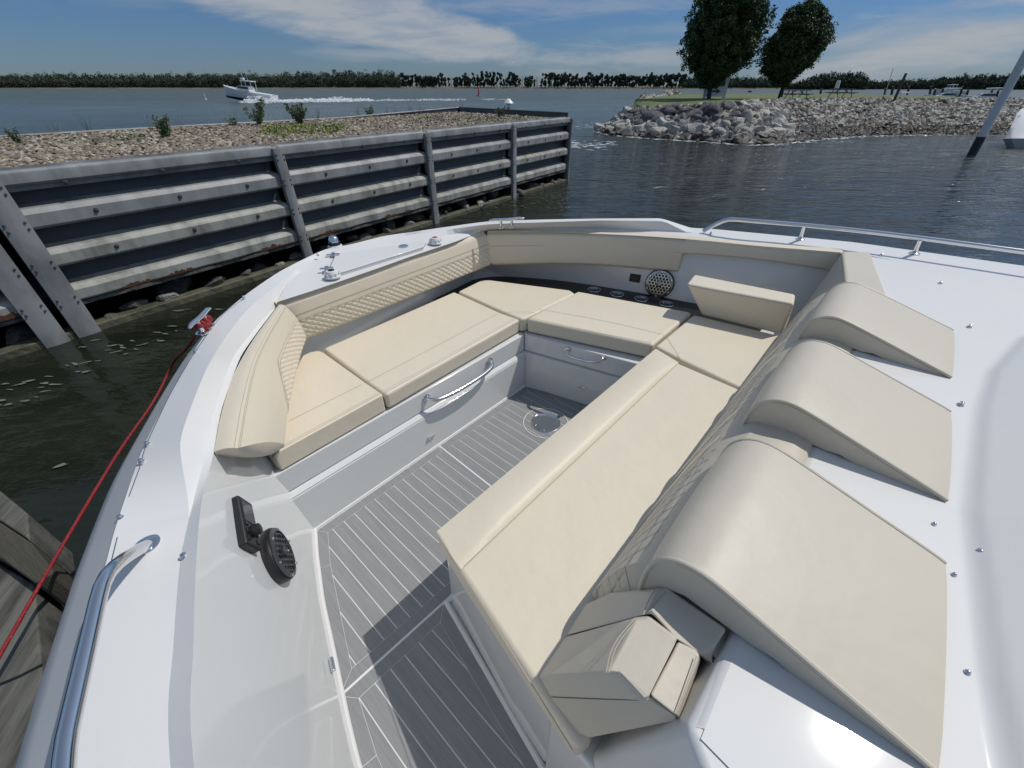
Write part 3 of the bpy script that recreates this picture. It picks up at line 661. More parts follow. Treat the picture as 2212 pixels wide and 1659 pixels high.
big_tree(aty('R3', 638, 508, TY1), 0, None, [(-40, 1560, 1640), (-22, 1530, 1655), (0, 1512, 1655), (22, 1504, 1652), (50, 1490, 1652), (80, 1482, 1642), (110, 1478, 1630), (135, 1480, 1612), (150, 1492, 1590), (165, 1506, 1560), (182, 1518, 1548)], 'larger dark green tree at the tip of the jetty, its top cut by the frame', 40000, (1537, 168))
big_tree(aty('R3', 988, 508, TY2), 0, None, [(10, 1745, 1752), (25, 1705, 1775), (50, 1690, 1785), (80, 1672, 1790), (100, 1655, 1782), (120, 1650, 1768), (140, 1648, 1748), (155, 1655, 1725), (170, 1670, 1705), (180, 1682, 1696)], 'smaller dark green tree on the jetty, leaning right, left of the picnic tables', 30000, (1698, 168))
# arrow sign behind the first tree
SY = 35.8
r0 = empty('sign', aty('R3', 665, 505, SY), 'white sign board with a dark blue arrow on two white posts behind the larger tree', 'sign')
for (a, b_) in (((612, 508), (640, 375)), ((708, 510), (742, 375))):
    mb = MB(); p, q = aty('R3', *a, SY + .1), aty('R3', *b_, SY + .1); q = np.array([q[0], q[1], q[2]]); mb.prism([q + [-.09, -.06, 0], q + [.09, -.06, 0], q + [.09, .06, 0], q + [-.09, .06, 0]], [p + [-.09, -.06, -.3], p + [.09, -.06, -.3], p + [.09, .06, -.3], p + [-.09, .06, -.3]], whitep); mb.build('post', r0)
mb = MB(); c4 = [aty('R3', *q, SY) for q in ((628, 430), (722, 430), (716, 482), (622, 482))]; mb.prism(c4, [p + [0, .05, 0] for p in c4], whitep); bd = mb.build('sign_board', r0)
mb = MB(); ar = [aty('R3', *q, SY - .02) for q in ((638, 450), (680, 450), (680, 442), (702, 455), (678, 468), (680, 459), (638, 459))]; mb.prism(ar, [p + [0, .01, 0] for p in ar], navy); mb.build('arrow', bd)
# picnic tables
def picnic(cx0, cx1, ytop, ybot, Y, label):
    a, b_ = aty('R3', cx0, ytop, Y), aty('R3', cx1, ytop, Y); g_ = aty('R3', (cx0 + cx1) / 2, ybot, Y); W = b_[0] - a[0]; c = np.array([(a[0] + b_[0]) / 2, Y, g_[2]]); H = a[2] - g_[2]
    r0 = empty('picnic_table', c, label, 'picnic table')
    mb = MB(); [mb.box(c + [0, dy, H - .02], W, .13, .04, tabw) for dy in np.linspace(-.32, .32, 5)]; mb.build('tabletop', r0)
    for dy in (-.68, .68):
        mb = MB(); mb.box(c + [0, dy, H * .58], W, .25, .04, tabw); mb.build('seat', r0)
    for dx in (-.33, .33):
        mb = MB(); x = dx * W
        mb.tube([c + [x, -.62, 0], c + [x, -.2, H - .04]], .035, tabw, n=4); mb.tube([c + [x, .62, 0], c + [x, .2, H - .04]], .035, tabw, n=4)
        mb.box(c + [x, 0, H * .55], .05, 1.5, .08, tabw); mb.tube([c + [x, 0, H * .55], c + [x * .3, 0, H - .04]], .03, tabw, n=4); mb.build('leg', r0)
picnic(1035, 1140, 448, 496, 37, 'dark wooden picnic table just right of the smaller jetty tree')
picnic(1258, 1362, 442, 488, 39, 'dark wooden picnic table further along the lawn, right of the first one')
mb = MB(); [mb.add([aty('R3', x, 492, 40), aty('R3', x + 60, 492, 40), aty('R3', x + 70, 484, 44), aty('R3', x + 5, 484, 44)], [[0, 1, 2, 3]], soil) for x in (1130,)]
# pilings and posts
def piling(p, q, r_, label, m=woodd, group=None, name='piling', tip=None):
    mb = MB(); mb.tube([p, (np.array(p) + q) / 2, q], [r_, r_, r_ * .92], m, n=10)
    if tip: mb.tube([p, np.array(p) * .999 + np.array(q) * .001 + [0, 0, 0], np.array(p) * (1 - tip) + np.array(q) * tip], r_ * 1.02, woodd, n=10)
    o = mb.build(name, smooth=True); setp(o, label, 'post' if name != 'piling' else 'piling', group); return o
piling(aty('R3', 1565, 500, 33), aty('R3', 1625, 365, 33), .085, 'tall dark wooden piling rising behind the long bank of rocks')
piling(aty('R3', 1278, 440, 60), aty('R3', 1290, 402, 60), .22, 'short pale post standing behind the further picnic table', whitep, name='post')
piling(aty('R3', 1197, 468, 45), aty('R3', 1203, 440, 45), .09, 'short dark post between the two picnic tables', name='post')
for i, (x, a, b_, Y) in enumerate([(1515, 480, 440, 70), (1550, 478, 430, 70), (1630, 478, 430, 75), (1740, 482, 430, 80), (1762, 478, 445, 85), (1800, 480, 440, 85), (1895, 478, 432, 80), (1925, 480, 448, 80), (2045, 482, 440, 75), (2075, 484, 450, 75)]):
    piling(aty('R3', x, a, Y), aty('R3', x + 10, b_, Y), .16, 'dark mooring piling among the moored boats at right', group='mooring pilings at right')
# big white pole at right, dark foot
p, q = atz('R3', 1950, 775, 0), None
q = aty('R3', 2260, 205, p[1] + .0)
dv = (q - p) / np.linalg.norm(q - p); sp_ = p + (q - p) * .185
r0 = empty('mooring_pole', p, 'tall white pole with a black foot standing in the water at right', 'pole')
mb = MB(); mb.tube([sp_, q], .135, whitep, n=16); mb.build('pole', r0, smooth=True)
mb = MB(); mb.tube([p - dv * 1.2, sp_], .145, blueh, n=16); mb.build('foot', r0, smooth=True)
# buoys, markers
b0 = atz('R2', 1114, 502, 0); r0 = empty('buoy', b0, 'red cone-topped channel buoy floating in the open bay', 'buoy')
mb = MB(); s = b0[1] / 143; mb.lathe(b0 - [0, 0, .2], (0, 0, 1), [(.55, 0), (.6, .3), (.5, .45), (.22, .5), (.14, 1.9), (.05, 2.1)], redp, n=12); mb.build('float', r0, smooth=True)
for (x, y0, y1, lab) in [(1340, 648, 632, None)]:
    p = atz('R1', 1336, 650, 0); q = aty('R1', 1334, 634, p[1]); mb = MB(); mb.lathe(p, (0, 0, 1), [(.18, -.2), (.2, .2), (.08, .3), (.06, 1.2), (.02, q[2])], whitep, n=8); setp(mb.build('marker_buoy', smooth=True), 'small white marker buoy left of the speeding boat', 'buoy')
for (x, y, yt, lab) in [(318, 484, 468, 'dark marker post in the water left of the jetty tip'), (475, 458, 450, 'tiny dark marker post left of the larger tree, farther out'), (845, 460, 452, 'tiny dark marker post between the two jetty trees')]:
    p = atz('R3', x, y, 0); q = aty('R3', x + 2, yt, p[1]); mb = MB(); mb.tube([p, q], .0035 * p[1], woodd, n=6); setp(mb.build('marker_post'), lab, 'marker')

# ------------------------------------------------------------------ boats
def motor_cruiser(pos, ang, L, label, top=True, group=None, pitch=0.0, s=1.0, dark=True, tower=False):
    """hull along +X, bow at +X"""
    r0 = empty('cabin_cruiser', pos, label, 'boat', group); M = Matrix.Rotation(ang, 3, 'Z') @ Matrix.Rotation(-pitch, 3, 'Y')
    T = lambda x, y, z: np.array(pos) + np.array(M @ Vector((x * L, y * L, z * L)))
    st = [(-.5, .15, .13), (-.2, .165, .14), (.1, .16, .155), (.3, .12, .175), (.43, .06, .19), (.5, .006, .205)]
    mb = MB(); rows = []
    for (y, fr) in ((1, 1.0),):
        pass
    sec = [(1, 1), (.93, .62), (.80, .18), (.5, -.12), (0, -.25)]
    for a, b_ in sec:
        rows.append([T(x, w * a * (1 if x < .3 else .9 + .1 * b_) , h * b_ if b_ > 0 else .13 * b_ * (1 if x < .2 else max(.0, (.5 - x) / .3))) for x, w, h in st])
    rl = [[T(x, -w * a, h * b_ if b_ > 0 else .13 * b_ * (1 if x < .2 else max(.0, (.5 - x) / .3))) for x, w, h in st] for a, b_ in sec]
    mb.loft(rows[:4], whitep); mb.loft(rows[2:], blueh if dark else whitep); mb.loft(rl[:4], whitep); mb.loft(rl[2:], blueh if dark else whitep)
    tr = [r_[0] for r_ in rows] + [r_[0] for r_ in rl[::-1]]; mb.add(tr, [list(range(len(tr)))], whitep); mb.build('hull', r0, smooth=True, angle=35)
    mb = MB(); mb.loft([[T(x, w * .97, h * .97) for x, w, h in st], [T(x, w * .4, h + .004) for x, w, h in st], [T(x, -w * .4, h + .004) for x, w, h in st], [T(x, -w * .97, h * .97) for x, w, h in st]], whitep); mb.build('deck', r0, smooth=True)
    mb = MB(); z0 = .15; mb.prism([T(-.05, .09, .235), T(-.05, -.09, .235), T(.16, -.06, .225), T(.16, .06, .225)], [T(-.07, .12, z0), T(-.07, -.12, z0), T(.30, -.08, z0), T(.30, .08, z0)], whitep); cb = mb.build('cabin', r0, bevel=.01 * L)
    mb = MB()
    mb.add([T(-.05, .108, .222), T(.16, .072, .217), T(.20, .082, .187), T(-.055, .117, .187)], [[0, 1, 2, 3]], glassd); mb.add([T(-.05, -.108, .222), T(.16, -.072, .217), T(.20, -.082, .187), T(-.055, -.117, .187)], [[0, 1, 2, 3]], glassd)
    mb.add([T(.17, .055, .222), T(.17, -.055, .222), T(.235, -.065, .188), T(.235, .065, .188)], [[0, 1, 2, 3]], glassd); mb.build('window', cb)
    if top:
        mb = MB(); mb.prism([T(-.13, .10, .325), T(-.13, -.10, .325), T(.10, -.08, .318), T(.10, .08, .318)], [T(-.13, .10, .31), T(-.13, -.10, .31), T(.10, -.08, .303), T(.10, .08, .303)], whitep); mb.build('hardtop', r0, bevel=.004 * L)
        for (x, y) in ((-.11, .09), (-.11, -.09), (.08, .07), (.08, -.07), (-.01, .085), (-.01, -.085)):
            mb = MB(); mb.tube([T(x * 1.05, y, .17), T(x, y, .31)], .005 * L, whitep, n=6); mb.build('hardtop_post', r0)
    if tower:
        mb = MB(); mb.tube([T(-.05, .05, .32), T(-.04, .05, .5)], .003 * L, whitep, n=5); mb.build('antenna', r0); mb = MB(); mb.tube([T(.10, -.05, .32), T(.12, -.05, .58)], .003 * L, whitep, n=5); mb.build('antenna', r0)
        mb = MB(); mb.tube([T(.36, .05, .19), T(.42, 0, .235), T(.50, 0, .25), T(.42, 0, .235), T(.36, -.05, .19)], .003 * L, steel, n=5); mb.build('bow_rail', r0)
        mb = MB(); mb.box(T(.08, 0, .345), .06 * L, .06 * L, .03 * L, whitep, rz=ang); mb.build('radar_box', r0)
    return r0
bp = atz('R1', 1640, 660, 0); LL = 10.8
bL, bR = aty('R1', 1450, 600, bp[1]), aty('R1', 1772, 640, bp[1]); LL = abs(bR[0] - bL[0]) * 1.03
motor_cruiser(np.array([(bL[0] + bR[0]) / 2 + .2, bp[1], .25]), math.pi - .05, LL, 'white sport fishing boat speeding left across the bay with its bow lifted', pitch=R(5.5), tower=True)
mb = MB(); cs = []
for x, y in zip(np.linspace(1600, 3400, 260), np.r_[np.linspace(664, 660, 60), np.linspace(660, 652, 80), np.linspace(652, 646, 120)]):
    t = (x - 1600) / 1800; hgt = .35 * math.exp(-((x - 1660) / 130) ** 2) + .22 * math.exp(-((x - 2130) / 160) ** 2) + .05
    if x > 2300 and rng.random() < .5 + (x - 2300) / 2000: continue
    for _ in range(3): cs.append(atz('R1', x + rng.normal() * 6, y + rng.normal() * 2.2, 0) + [0, 0, abs(rng.normal()) * hgt * .6])
cs = np.array(cs); 
def specks(mb, c, s, m):
    n = len(c); base = np.array([[1, 0, 0], [-.5, .86, 0], [-.5, -.86, 0], [0, 0, 1.]]); V = base[None] * (np.array(s)[:, None, None]) * [2.0, 1, 1] * (1 + rng.uniform(-.4, .4, (n, 4, 3))) + c[:, None]
    F_ = np.array([[0, 1, 3], [1, 2, 3], [2, 0, 3], [0, 2, 1]]); mb.addn(V.reshape(-1, 3), (F_[None] + (np.arange(n) * 4)[:, None, None]).reshape(-1, 3), m)
cs = np.repeat(cs, 7, 0) + rng.normal(size=(len(cs) * 7, 3)) * [.6, .6, .10]; cs[:, 2] = abs(cs[:, 2])
specks(mb, cs, rng.uniform(.05, .2, len(cs)) * np.where(cs[:, 0] > atz('R1', 2400, 655, 0)[0], .5, 1), foam)
setp(mb.build('boat_wake', loc=bp, fixn=False), 'white splashing wake trailing behind the speeding boat', kind='stuff')
for (x0, x1, yb, Y, lab, an) in [(1415, 1490, 480, 62, 'white cabin boat at the left end of the moored boats, bow to the left', 2.6), (1555, 1665, 484, 58, 'white cabin boat with a tall windscreen just behind the leaning dark piling', -2.2),
                                 (1775, 1895, 484, 66, 'low white cabin boat moored in the middle of the boats at right', 2.9), (1970, 2105, 486, 60, 'white cabin boat moored beside the tall white pole', 2.8), (1800, 1880, 452, 130, 'small distant white boat seen over the low cabin boat', 3.0)]:
    a, b_ = aty('R3', x0, yb, Y), aty('R3', x1, yb, Y); W = b_[0] - a[0]; motor_cruiser(np.array([(a[0] + b_[0]) / 2, Y, .25]), an, W * 1.75, lab, dark=False)
mb = MB(); mb.tube([aty('R3', 1520, 470, 66), aty('R3', 1560, 342, 66)], .04, whitep, n=5); setp(mb.build('mast'), 'thin pale mast leaning right above the moored boats', 'mast')
# white hull at the right frame edge
def edge_hull():
    pts = [atz('R3', *q, z) for q, z in (((2105, 700), .55), ((2125, 740), .12), ((2215, 752), .0))]
    c0 = atz('R3', 2130, 735, 0.0); r0 = empty('moored_boat', c0 + [1.5, 0, 0], 'white boat hull cut by the right edge of the frame', 'boat')
    pk = lambda x, y, Y: aty('R3', x, y, Y); Y = c0[1]
    sheer = [pk(2172, 575, Y + .2), pk(2195, 545, Y + .9), pk(2260, 520, Y + 1.4), pk(2420, 500, Y + 1.6)]
    chine = [pk(2108, 692, Y), pk(2150, 690, Y - .3), pk(2260, 690, Y - .5), pk(2420, 690, Y - .6)]
    low = [pk(2126, 742, Y), pk(2170, 750, Y - .2), pk(2260, 758, Y - .3), pk(2420, 768, Y - .4)]
    mid = [(a * .45 + b_ * .55) + np.array([-.04, -.1, 0]) for a, b_ in zip(sheer, chine)]
    far = [p + np.array([4.2, 2.6, 0]) for p in sheer]
    mb = MB(); mb.loft([sheer, mid, chine, low], whitep); mb.loft([low, [p * [1, 1, 0] + [.3, .4, -.3] for p in low]], blueh)
    mb.add([sheer[0], mid[0], chine[0], low[0], low[0] + [3.8, 2.4, 0], far[0]], [[0, 1, 2, 3, 4, 5]], whitep); mb.build('hull', r0, smooth=True, angle=40)
    mb = MB(); mb.loft([sheer, far], whitep); mb.build('deck', r0)
edge_hull()

# ================================================================== DOCK at lower left
dz = 0.80
def dk(x, y, z): return atz('S1', x, y, z)
r0 = empty('dock', dk(60, 900, 0) * [1, 1, 0], 'weathered grey wooden dock with a cross beam beside the hull at lower left', 'dock')
def plank(top, th, name, m):
    mb = MB(); mb.prism(top, [p - np.array([0, 0, th]) for p in top], m); return mb.build(name, r0, bevel=.008, seg=2)
plank([dk(-330, 500, dz), dk(0, 615, dz), dk(175, 715, dz), dk(205, 1040, dz), dk(225, 1265, dz), dk(180, 1520, dz), dk(150, 1800, dz), dk(-330, 1800, dz)], .16, 'deck_plank', wood)
plank([dk(-250, 285, dz + .05), dk(0, 400, dz + .05), dk(160, 505, dz + .05), dk(270, 640, dz + .05), dk(262, 665, dz + .05), dk(175, 712, dz + .05), dk(0, 585, dz + .05), dk(-250, 450, dz + .05)], .2, 'cross_beam', woodd)
plank([dk(-200, 150, dz + .02), dk(0, 240, dz + .02), dk(140, 355, dz + .02), dk(150, 495, dz + .02), dk(0, 395, dz + .02), dk(-200, 290, dz + .02)], .3, 'cap_board', wood)
plank([dk(190, 730, .7), dk(232, 790, .7), dk(262, 1080, .7), dk(232, 1240, .7), dk(205, 1040, .7)], .6, 'fender_board', woodd)
mb = MB(); mb.tube([dk(-30, 1243, dz + .003), dk(105, 1187, dz + .003), dk(215, 1130, dz + .003)], .004, black, n=5); mb.build('cable', r0)

# ================================================================== THE MOTORBOAT
bt = empty('motorboat', bw(-.25, -.6, -.72), 'white motorboat whose bow lounge of cream cushions fills the foreground', 'boat')
S_ = 40
O_ = [('b', -2.12, -2.6, .70), ('b', -2.02, -1.5, .71), ('S1', 330, 1659, .72), ('S1', 440, 1000, .72), ('S1', 545, 600, .72), ('S1', 600, 400, .73), ('S1', 740, 0, .74), ('R4', 1170, 1659, .755), ('R4', 1290, 1450, .765),
      ('R4', 1400, 1300, .775), ('R4', 1600, 1130, .78), ('R4', 1830, 975, .78), ('R4', 2100, 845, .78), ('D', 757, 528, .78), ('D', 829, 510, .78), ('D', 890, 501, .785), ('D', 965, 490, .79), ('D', 1058, 478, .80), ('D', 1179, 474, .81), ('D', 1300, 472, .82), ('D', 1428, 471.5, .82), ('D', 1491.7, 492, .76), ('D', 1545, 495, .752), ('D', 1843, 523, .75), ('D', 2211, 574, .75), ('b', 1.86, -2.7, .75)]
L3t = [('b', -2.0, -2.6, .70), ('b', -1.90, -1.5, .71), ('S1', 870, 1659, .715), ('S1', 887, 1000, .715), ('S1', 920, 600, .715), ('S1', 968, 345, .72), ('R8', 75, 1110, .775), ('R8', 175, 780, .78), ('R8', 300, 480, .785),
       ('R8', 440, 250, .785), ('R8', 640, 0, .785), ('R5', 130, 500, .77), ('R5', 330, 380, .765), ('R5', 620, 330, .765), ('R5', 820, 260, .765), ('R5', 1000, 215, .77), ('R5', 1260, 178, .785), ('R5', 1560, 140, .80), ('R6', 0, 125, .81), ('R6', 400, 112, .815), ('R6', 845, 118, .81), ('R6', 1015, 198, .752), ('R6', 1240, 205, .75), ('R6', 2212, 310, .75), ('R7', 2212, 520, .75), ('b', 1.75, -2.7, .75)]
L3b = [('b', -1.99, -2.6, .70), ('b', -1.89, -1.5, .71), ('S1', 872, 1659, .715), ('S1', 889, 1000, .715), ('S1', 922, 600, .715), ('S1', 978, 335, .718), ('R8', 290, 1150, .722), ('R8', 360, 810, .722), ('R8', 500, 420, .722),
       ('R8', 650, 210, .722), ('R8', 820, 10, .722), ('R5', 140, 520, .757), ('R5', 360, 430, .757), ('R5', 620, 380, .757), ('R5', 820, 330, .757), ('R5', 1000, 280, .757), ('R5', 1280, 215, .757), ('R5', 1560, 170, .755), ('R6', 0, 168, .75), ('R6', 400, 168, .75), ('R6', 850, 190, .75), ('R6', 1018, 200, .75), ('R6', 1240, 215, .75), ('R6', 2212, 320, .75), ('R7', 2212, 560, .75), ('b', 1.72, -2.7, .75)]
I_ = [('b', -1.95, -2.6, .73), ('b', -1.86, -1.5, .735), ('S1', 993, 1659, .735), ('S1', 990, 1000, .735), ('S1', 1003, 600, .735), ('S1', 1030, 300, .735), ('R8', 353, 1160, .715), ('R8', 412, 830, .715), ('R8', 562, 410, .715),
      ('R8', 700, 205, .715), ('R8', 870, -20, .715), ('R5', 34, 700, .745), ('R5', 250, 630, .745), ('R5', 500, 545, .745), ('R5', 760, 455, .745), ('R5', 1000, 370, .745), ('R5', 1300, 270, .745), ('R5', 1535, 190, .73), ('R6', 0, 185, .735), ('R6', 400, 195, .735), ('R6', 850, 220, .74), ('R6', 1100, 240, .742), ('R6', 1500, 280, .745), ('R6', 2125, 325, .75), ('b', 1.45, -1.60, .75), ('b', 1.45, -2.7, .75)]
def cv(l): return np.array([bw(*q[1:]) if q[0] == 'b' else B(*q) for q in l])
def st_res(l, n=120):
    p = cv(l); t = np.linspace(0, len(p) - 1, n); i = np.clip(t.astype(int), 0, len(p) - 2); f = (t - i)[:, None]
    P = lambda k: p[np.clip(k, 0, len(p) - 1)]
    p0, p1, p2, p3 = P(i - 1), P(i), P(i + 1), P(i + 2)   # Catmull-Rom
    cr = .5 * (2 * p1 + (p2 - p0) * f + (2 * p0 - 5 * p1 + 4 * p2 - p3) * f ** 2 + (3 * p1 - p0 - 3 * p2 + p3) * f ** 3)
    lin = p1 * (1 - f) + p2 * f
    w_ = np.where(t < 18.2, .6, .06)[:, None]
    return cr * w_ + lin * (1 - w_)
NS = 150
RO, R3t, R3b, RI = (st_res(l, NS) for l in (O_, L3t, L3b, I_))
# deck (gunwales, foredeck)
mb = MB(); mb.loft([RO, R3t], gel); mb.loft([R3t, R3b], gel); mb.loft([R3b, RI], gel)
mb.build('side_deck', bt, smooth=True, angle=14, weld=True)
# hull shell: from the sheer outward to the rub rail, in to the waterline
cen = bw(-.22, -1.2, 0)
def outward(P):
    t = np.gradient(P, axis=0); t[:, 2] = 0; t /= np.linalg.norm(t, axis=1)[:, None]; n_ = np.stack([t[:, 1], -t[:, 0], t[:, 2] * 0], 1)
    if (n_[75] @ (P[75] - cen)) < 0: n_ = -n_
    for _ in range(12): n_[1:-1] = (n_[:-2] + n_[1:-1] * 2 + n_[2:]) / 4
    return n_ / np.linalg.norm(n_, axis=1)[:, None]
NO = outward(RO)
vpos = np.array([boat(p)[1] for p in RO]); flare = np.clip((1.02 - vpos) / .34, 0, 1)
hr = [RO + [0, 0, -.0]]
for off, z in ((.012, .70), (.075, .71), (.125, .66), (.150, .61), (.162, .55), (.158, .46), (.14, .35), (.09, .15), (.02, -.2), (-.12, -.6), (-.4, -1.0)):
    q = RO.copy(); q += NO * (off * (.06 + .94 * flare) if off > 0 else off * (1 - flare * .3) - .25 * (1 - flare) * (-.2 - z) * 1.0)[:, None]; q[:, 2] = z + SOLE - .02 + (RO[:, 2] - SOLE - .75) * (.9 if z > .6 else .3)
    if off == .012: q[:, 2] = RO[:, 2] - .012
    hr.append(q)
mb = MB(); mb.loft(hr, gel); mb.build('hull', bt, smooth=True, angle=30, weld=True)
# groove and little snap fittings along the port edge
g_ = st_res([('S1', 480, 1000, .722), ('S1', 610, 460, .722), ('S1', 640, 340, .726), ('S1', 720, 120, .74), ('S1', 755, 0, .742), ('R8', 5, 700, .752), ('R8', 205, 360, .765), ('R8', 420, 70, .775), ('R4', 1580, 1165, .783)], 50)
mb = MB(); ribbon(mb, g_[3:], .0022, steeld, lift=.0035); mb.build('deck_groove', bt, fixn=False)
for q in [('S1', 622, 385, .725), ('S1', 757, 8, .744), ('R8', 205, 365, .766), ('R4', 1582, 1160, .784), ('R4', 2060, 885, .782), ('S1', 728, 97, .742)]:
    p = B(*q); mb = MB(); mb.lathe(p, (0, 0, 1), [(.007, 0), (.007, .006), (.004, .008), (.005, .012), (.002, .014)], steel, n=10); mb.build('snap_stud', bt, smooth=True)
# inner liner wall behind the pads
T_st = smoothline(cv([('R5', 1536, 196, .735), ('R6', 0, 195, .738), ('R6', 400, 205, .74), ('R6', 800, 226, .745), ('R6', 1200, 258, .75), ('R6', 1500, 290, .752), ('R6', 1800, 312, .755), ('R6', 2125, 338, .757)]), 60, 2)
M_st = smoothline(cv([('R5', 1580, 440, .485), ('R6', 0, 428, .49), ('R6', 320, 435, .495), ('R6', 640, 462, .50), ('R6', 945, 490, .505), ('b', .93, -.72, .52), ('b', 1.12, -1.24, .52)]), 60, 2)
U3 = np.array([*UU, 0]); V3 = np.array([*VV, 0])
Wt = np.concatenate([cv([('b', -1.52, .06, .70), ('b', -1.36, .30, .70), ('b', -1.07, .68, .70)]), cv([('b', .40, .83, .71)]), T_st + U3 * .05 - [0, 0, .012]])
M_st = smoothline(cv([('b', .535, .84, .3), ('b', .785, .44, .3), ('b', .895, .12, .3), ('b', .99, -.185, .3), ('b', 1.04, -.385, .3), ('b', 1.085, -.565, .3), ('b', 1.18, -.9, .3), ('b', 1.27, -1.22, .3)]), 60, 2)
Wb = np.concatenate([cv([('b', -1.42, .05, .3), ('b', -1.28, .26, .3), ('b', -1.04, .66, .3)]), cv([('b', .51, .86, .3)]), M_st])
Wm = Wt * .5 + Wb * .5
mb = MB(); mb.loft([Wt, Wm], gelin); mb.loft([Wm, Wb], gelin); mb.build('coaming_liner', bt, smooth=True, angle=30)
# port inner wall
iv = [i for i in range(NS) if boat(RI[i])[1] < -.10 and boat(RI[i])[0] < -1.2]
wt = np.concatenate([RI[iv], [bw(-1.50, .0, .70), bw(-1.46, .10, .70)]]); vv_ = np.array([boat(p)[1] for p in wt])
um = np.interp(vv_, [-2.6, -1.5, -.86, -.69, -.50, -.33, -.12, .02, .1], [-1.90, -1.80, -1.71, -1.665, -1.61, -1.55, -1.475, -1.405, -1.37])
ub = np.interp(vv_, [-2.6, -1.5, -.82, -.70, -.5, -.31, -.12, 0, .1], [-1.87, -1.76, -1.675, -1.64, -1.575, -1.515, -1.44, -1.385, -1.345])
wm = np.array([bw(a, b_, .24) for a, b_ in zip(um, vv_)]); wb = np.array([bw(a, b_, -.01) for a, b_ in zip(ub, vv_)])
mb = MB(); mb.loft([wt, wm], gelin); mb.loft([wm, wb], gelin); mb.build('inner_side_wall', bt, smooth=True, angle=8, weld=True)
# white fillet bead where the wall meets the sole
mb = MB(); bead = smoothline(wb[:-1, :] + [0, 0, .014], 60, 1); mb.tube(bead, .009, gel, n=8); 
mb.tube([bw(-1.385, -.004, .005), bw(0, -.004, .005)], .007, gel, n=8); mb.build('sole_bead', bt, smooth=True)
# sole base and decking mats
mb = MB(); mb.add([bw(-1.9, -2.6, .0008), bw(-1.36, -2.6, .0008), bw(.6, -1.3, .0008), bw(.1, .05, .0008), bw(-1.40, .05, .0008), bw(-1.55, -.3, .0008), bw(-1.75, -.8, .0008)], [list(range(7))], seam)
mb.build('sole', bt)
def clip(poly, a, b_, c):                    # keep a*u+b*v<=c
    out_ = []
    for i in range(len(poly)):
        p, q = poly[i], poly[(i + 1) % len(poly)]; dp, dq = a * p[0] + b_ * p[1] - c, a * q[0] + b_ * q[1] - c
        if dp <= 0: out_.append(p)
        if dp * dq < 0: t = dp / (dp - dq); out_.append((p[0] + t * (q[0] - p[0]), p[1] + t * (q[1] - p[1])))
    return out_
def inset(poly, d):                          # convex ccw polygon inset
    out_ = list(poly); n_ = len(poly)
    ds = d if isinstance(d, (list, tuple)) else [d] * n_
    for i in range(n_):
        p, q = poly[i], poly[(i + 1) % n_]; ex, ey = q[0] - p[0], q[1] - p[1]; l = math.hypot(ex, ey); nx, ny = ey / l, -ex / l
        out_ = clip(out_, nx, ny, nx * p[0] + ny * p[1] - ds[i])
    return out_
def mat_panel(poly, borders, pitch, u0, name, z=.002, g=.0019, extra=None):
    """poly: convex ccw in (u,v); border strips, then fore-and-aft planks inside"""
    mb = MB()
    def put(pg):
        if len(pg) > 2:
            mb.prism([bw(p[0], p[1], z) for p in pg], [bw(p[0], p[1], z - .0022) for p in pg], evag)
    outer = poly; inn = inset(poly, borders)
    # border strips between outer and inner polygons
    n_ = len(poly); full = inset(poly, [b_ + .004 for b_ in borders])
    def corner(pl, ds):
        L_ = []
        for i in range(n_):
            p, q = pl[i], pl[(i + 1) % n_]; ex, ey = q[0] - p[0], q[1] - p[1]; l = math.hypot(ex, ey); nx, ny = ey / l, -ex / l; L_.append((nx, ny, nx * p[0] + ny * p[1] - ds[i]))
        C_ = []
        for i in range(n_):
            a1, b1, c1 = L_[i - 1]; a2, b2, c2 = L_[i]; D_ = a1 * b2 - a2 * b1; C_.append(((c1 * b2 - c2 * b1) / D_, (a1 * c2 - a2 * c1) / D_))
        return C_
    co, ci = corner(poly, [.0022] * n_), corner(poly, [b_ - g for b_ in borders])
    for i in range(n_):
        if borders[i] < .008: continue
        j = (i + 1) % n_; q4 = [co[i], co[j], ci[j], ci[i]]; put(inset(q4, [0, g * .5, 0, g * .5]))
    umin, umax = min(p[0] for p in inn), max(p[0] for p in inn); k = u0 + pitch * math.floor((umin - u0) / pitch)
    while k < umax:
        pg = clip(clip(inn, 1, 0, k + pitch - g), -1, 0, -(k + g))
        put(pg); k += pitch
    return mb.build(name, bt, bevel=None)
mat_panel([(-.7045, -.012), (-.7275, -.75), (.22, -.75), (.0, -.012)], [.004 + .042, .004, .042, .045][0:4] if False else [.022, .004, .045, .045], .052, -1.335, 'decking_mat')
mat_panel([(-1.385, -.012), (-1.463, -.18), (-1.618, -.622), (-1.20, -.645), (-.729, -.645), (-.708, -.012)], [.045, .045, .042, .004, .022, .045], .052, -1.335, 'decking_mat')
mat_panel([(-1.620, -.626), (-1.668, -.82), (-1.76, -1.5), (-1.84, -2.4), (-1.58, -2.4), (-1.330, -1.2), (-1.2215, -.6485)], [.045, .045, .045, .004, .045, .045, .045], .055, -1.31, 'decking_mat')
# drain / table socket
dc = bw(-.192, -.319, .001)
mb = MB(); mb.lathe(dc, (0, 0, 1), [(.082, 0), (.082, .004), (.078, .0055), (.075, .004), (.03, .005), (.02, .004)], steel, n=40)
for j in range(6): mb.lathe(dc + [.06 * math.cos(j * 1.047 + .3), .06 * math.sin(j * 1.047 + .3), .004], (0, 0, 1), [(.005, 0), (.004, .002)], steeld, n=8)
mb.build('table_socket', bt, smooth=True)
mb = MB(); ring = [dc + [.125 * math.cos(a), .125 * math.sin(a), .0022] for a in np.linspace(0, 2 * math.pi, 60)]; ribbon(mb, ring, .004, seam); mb.build('socket_ring', bt, fixn=False)

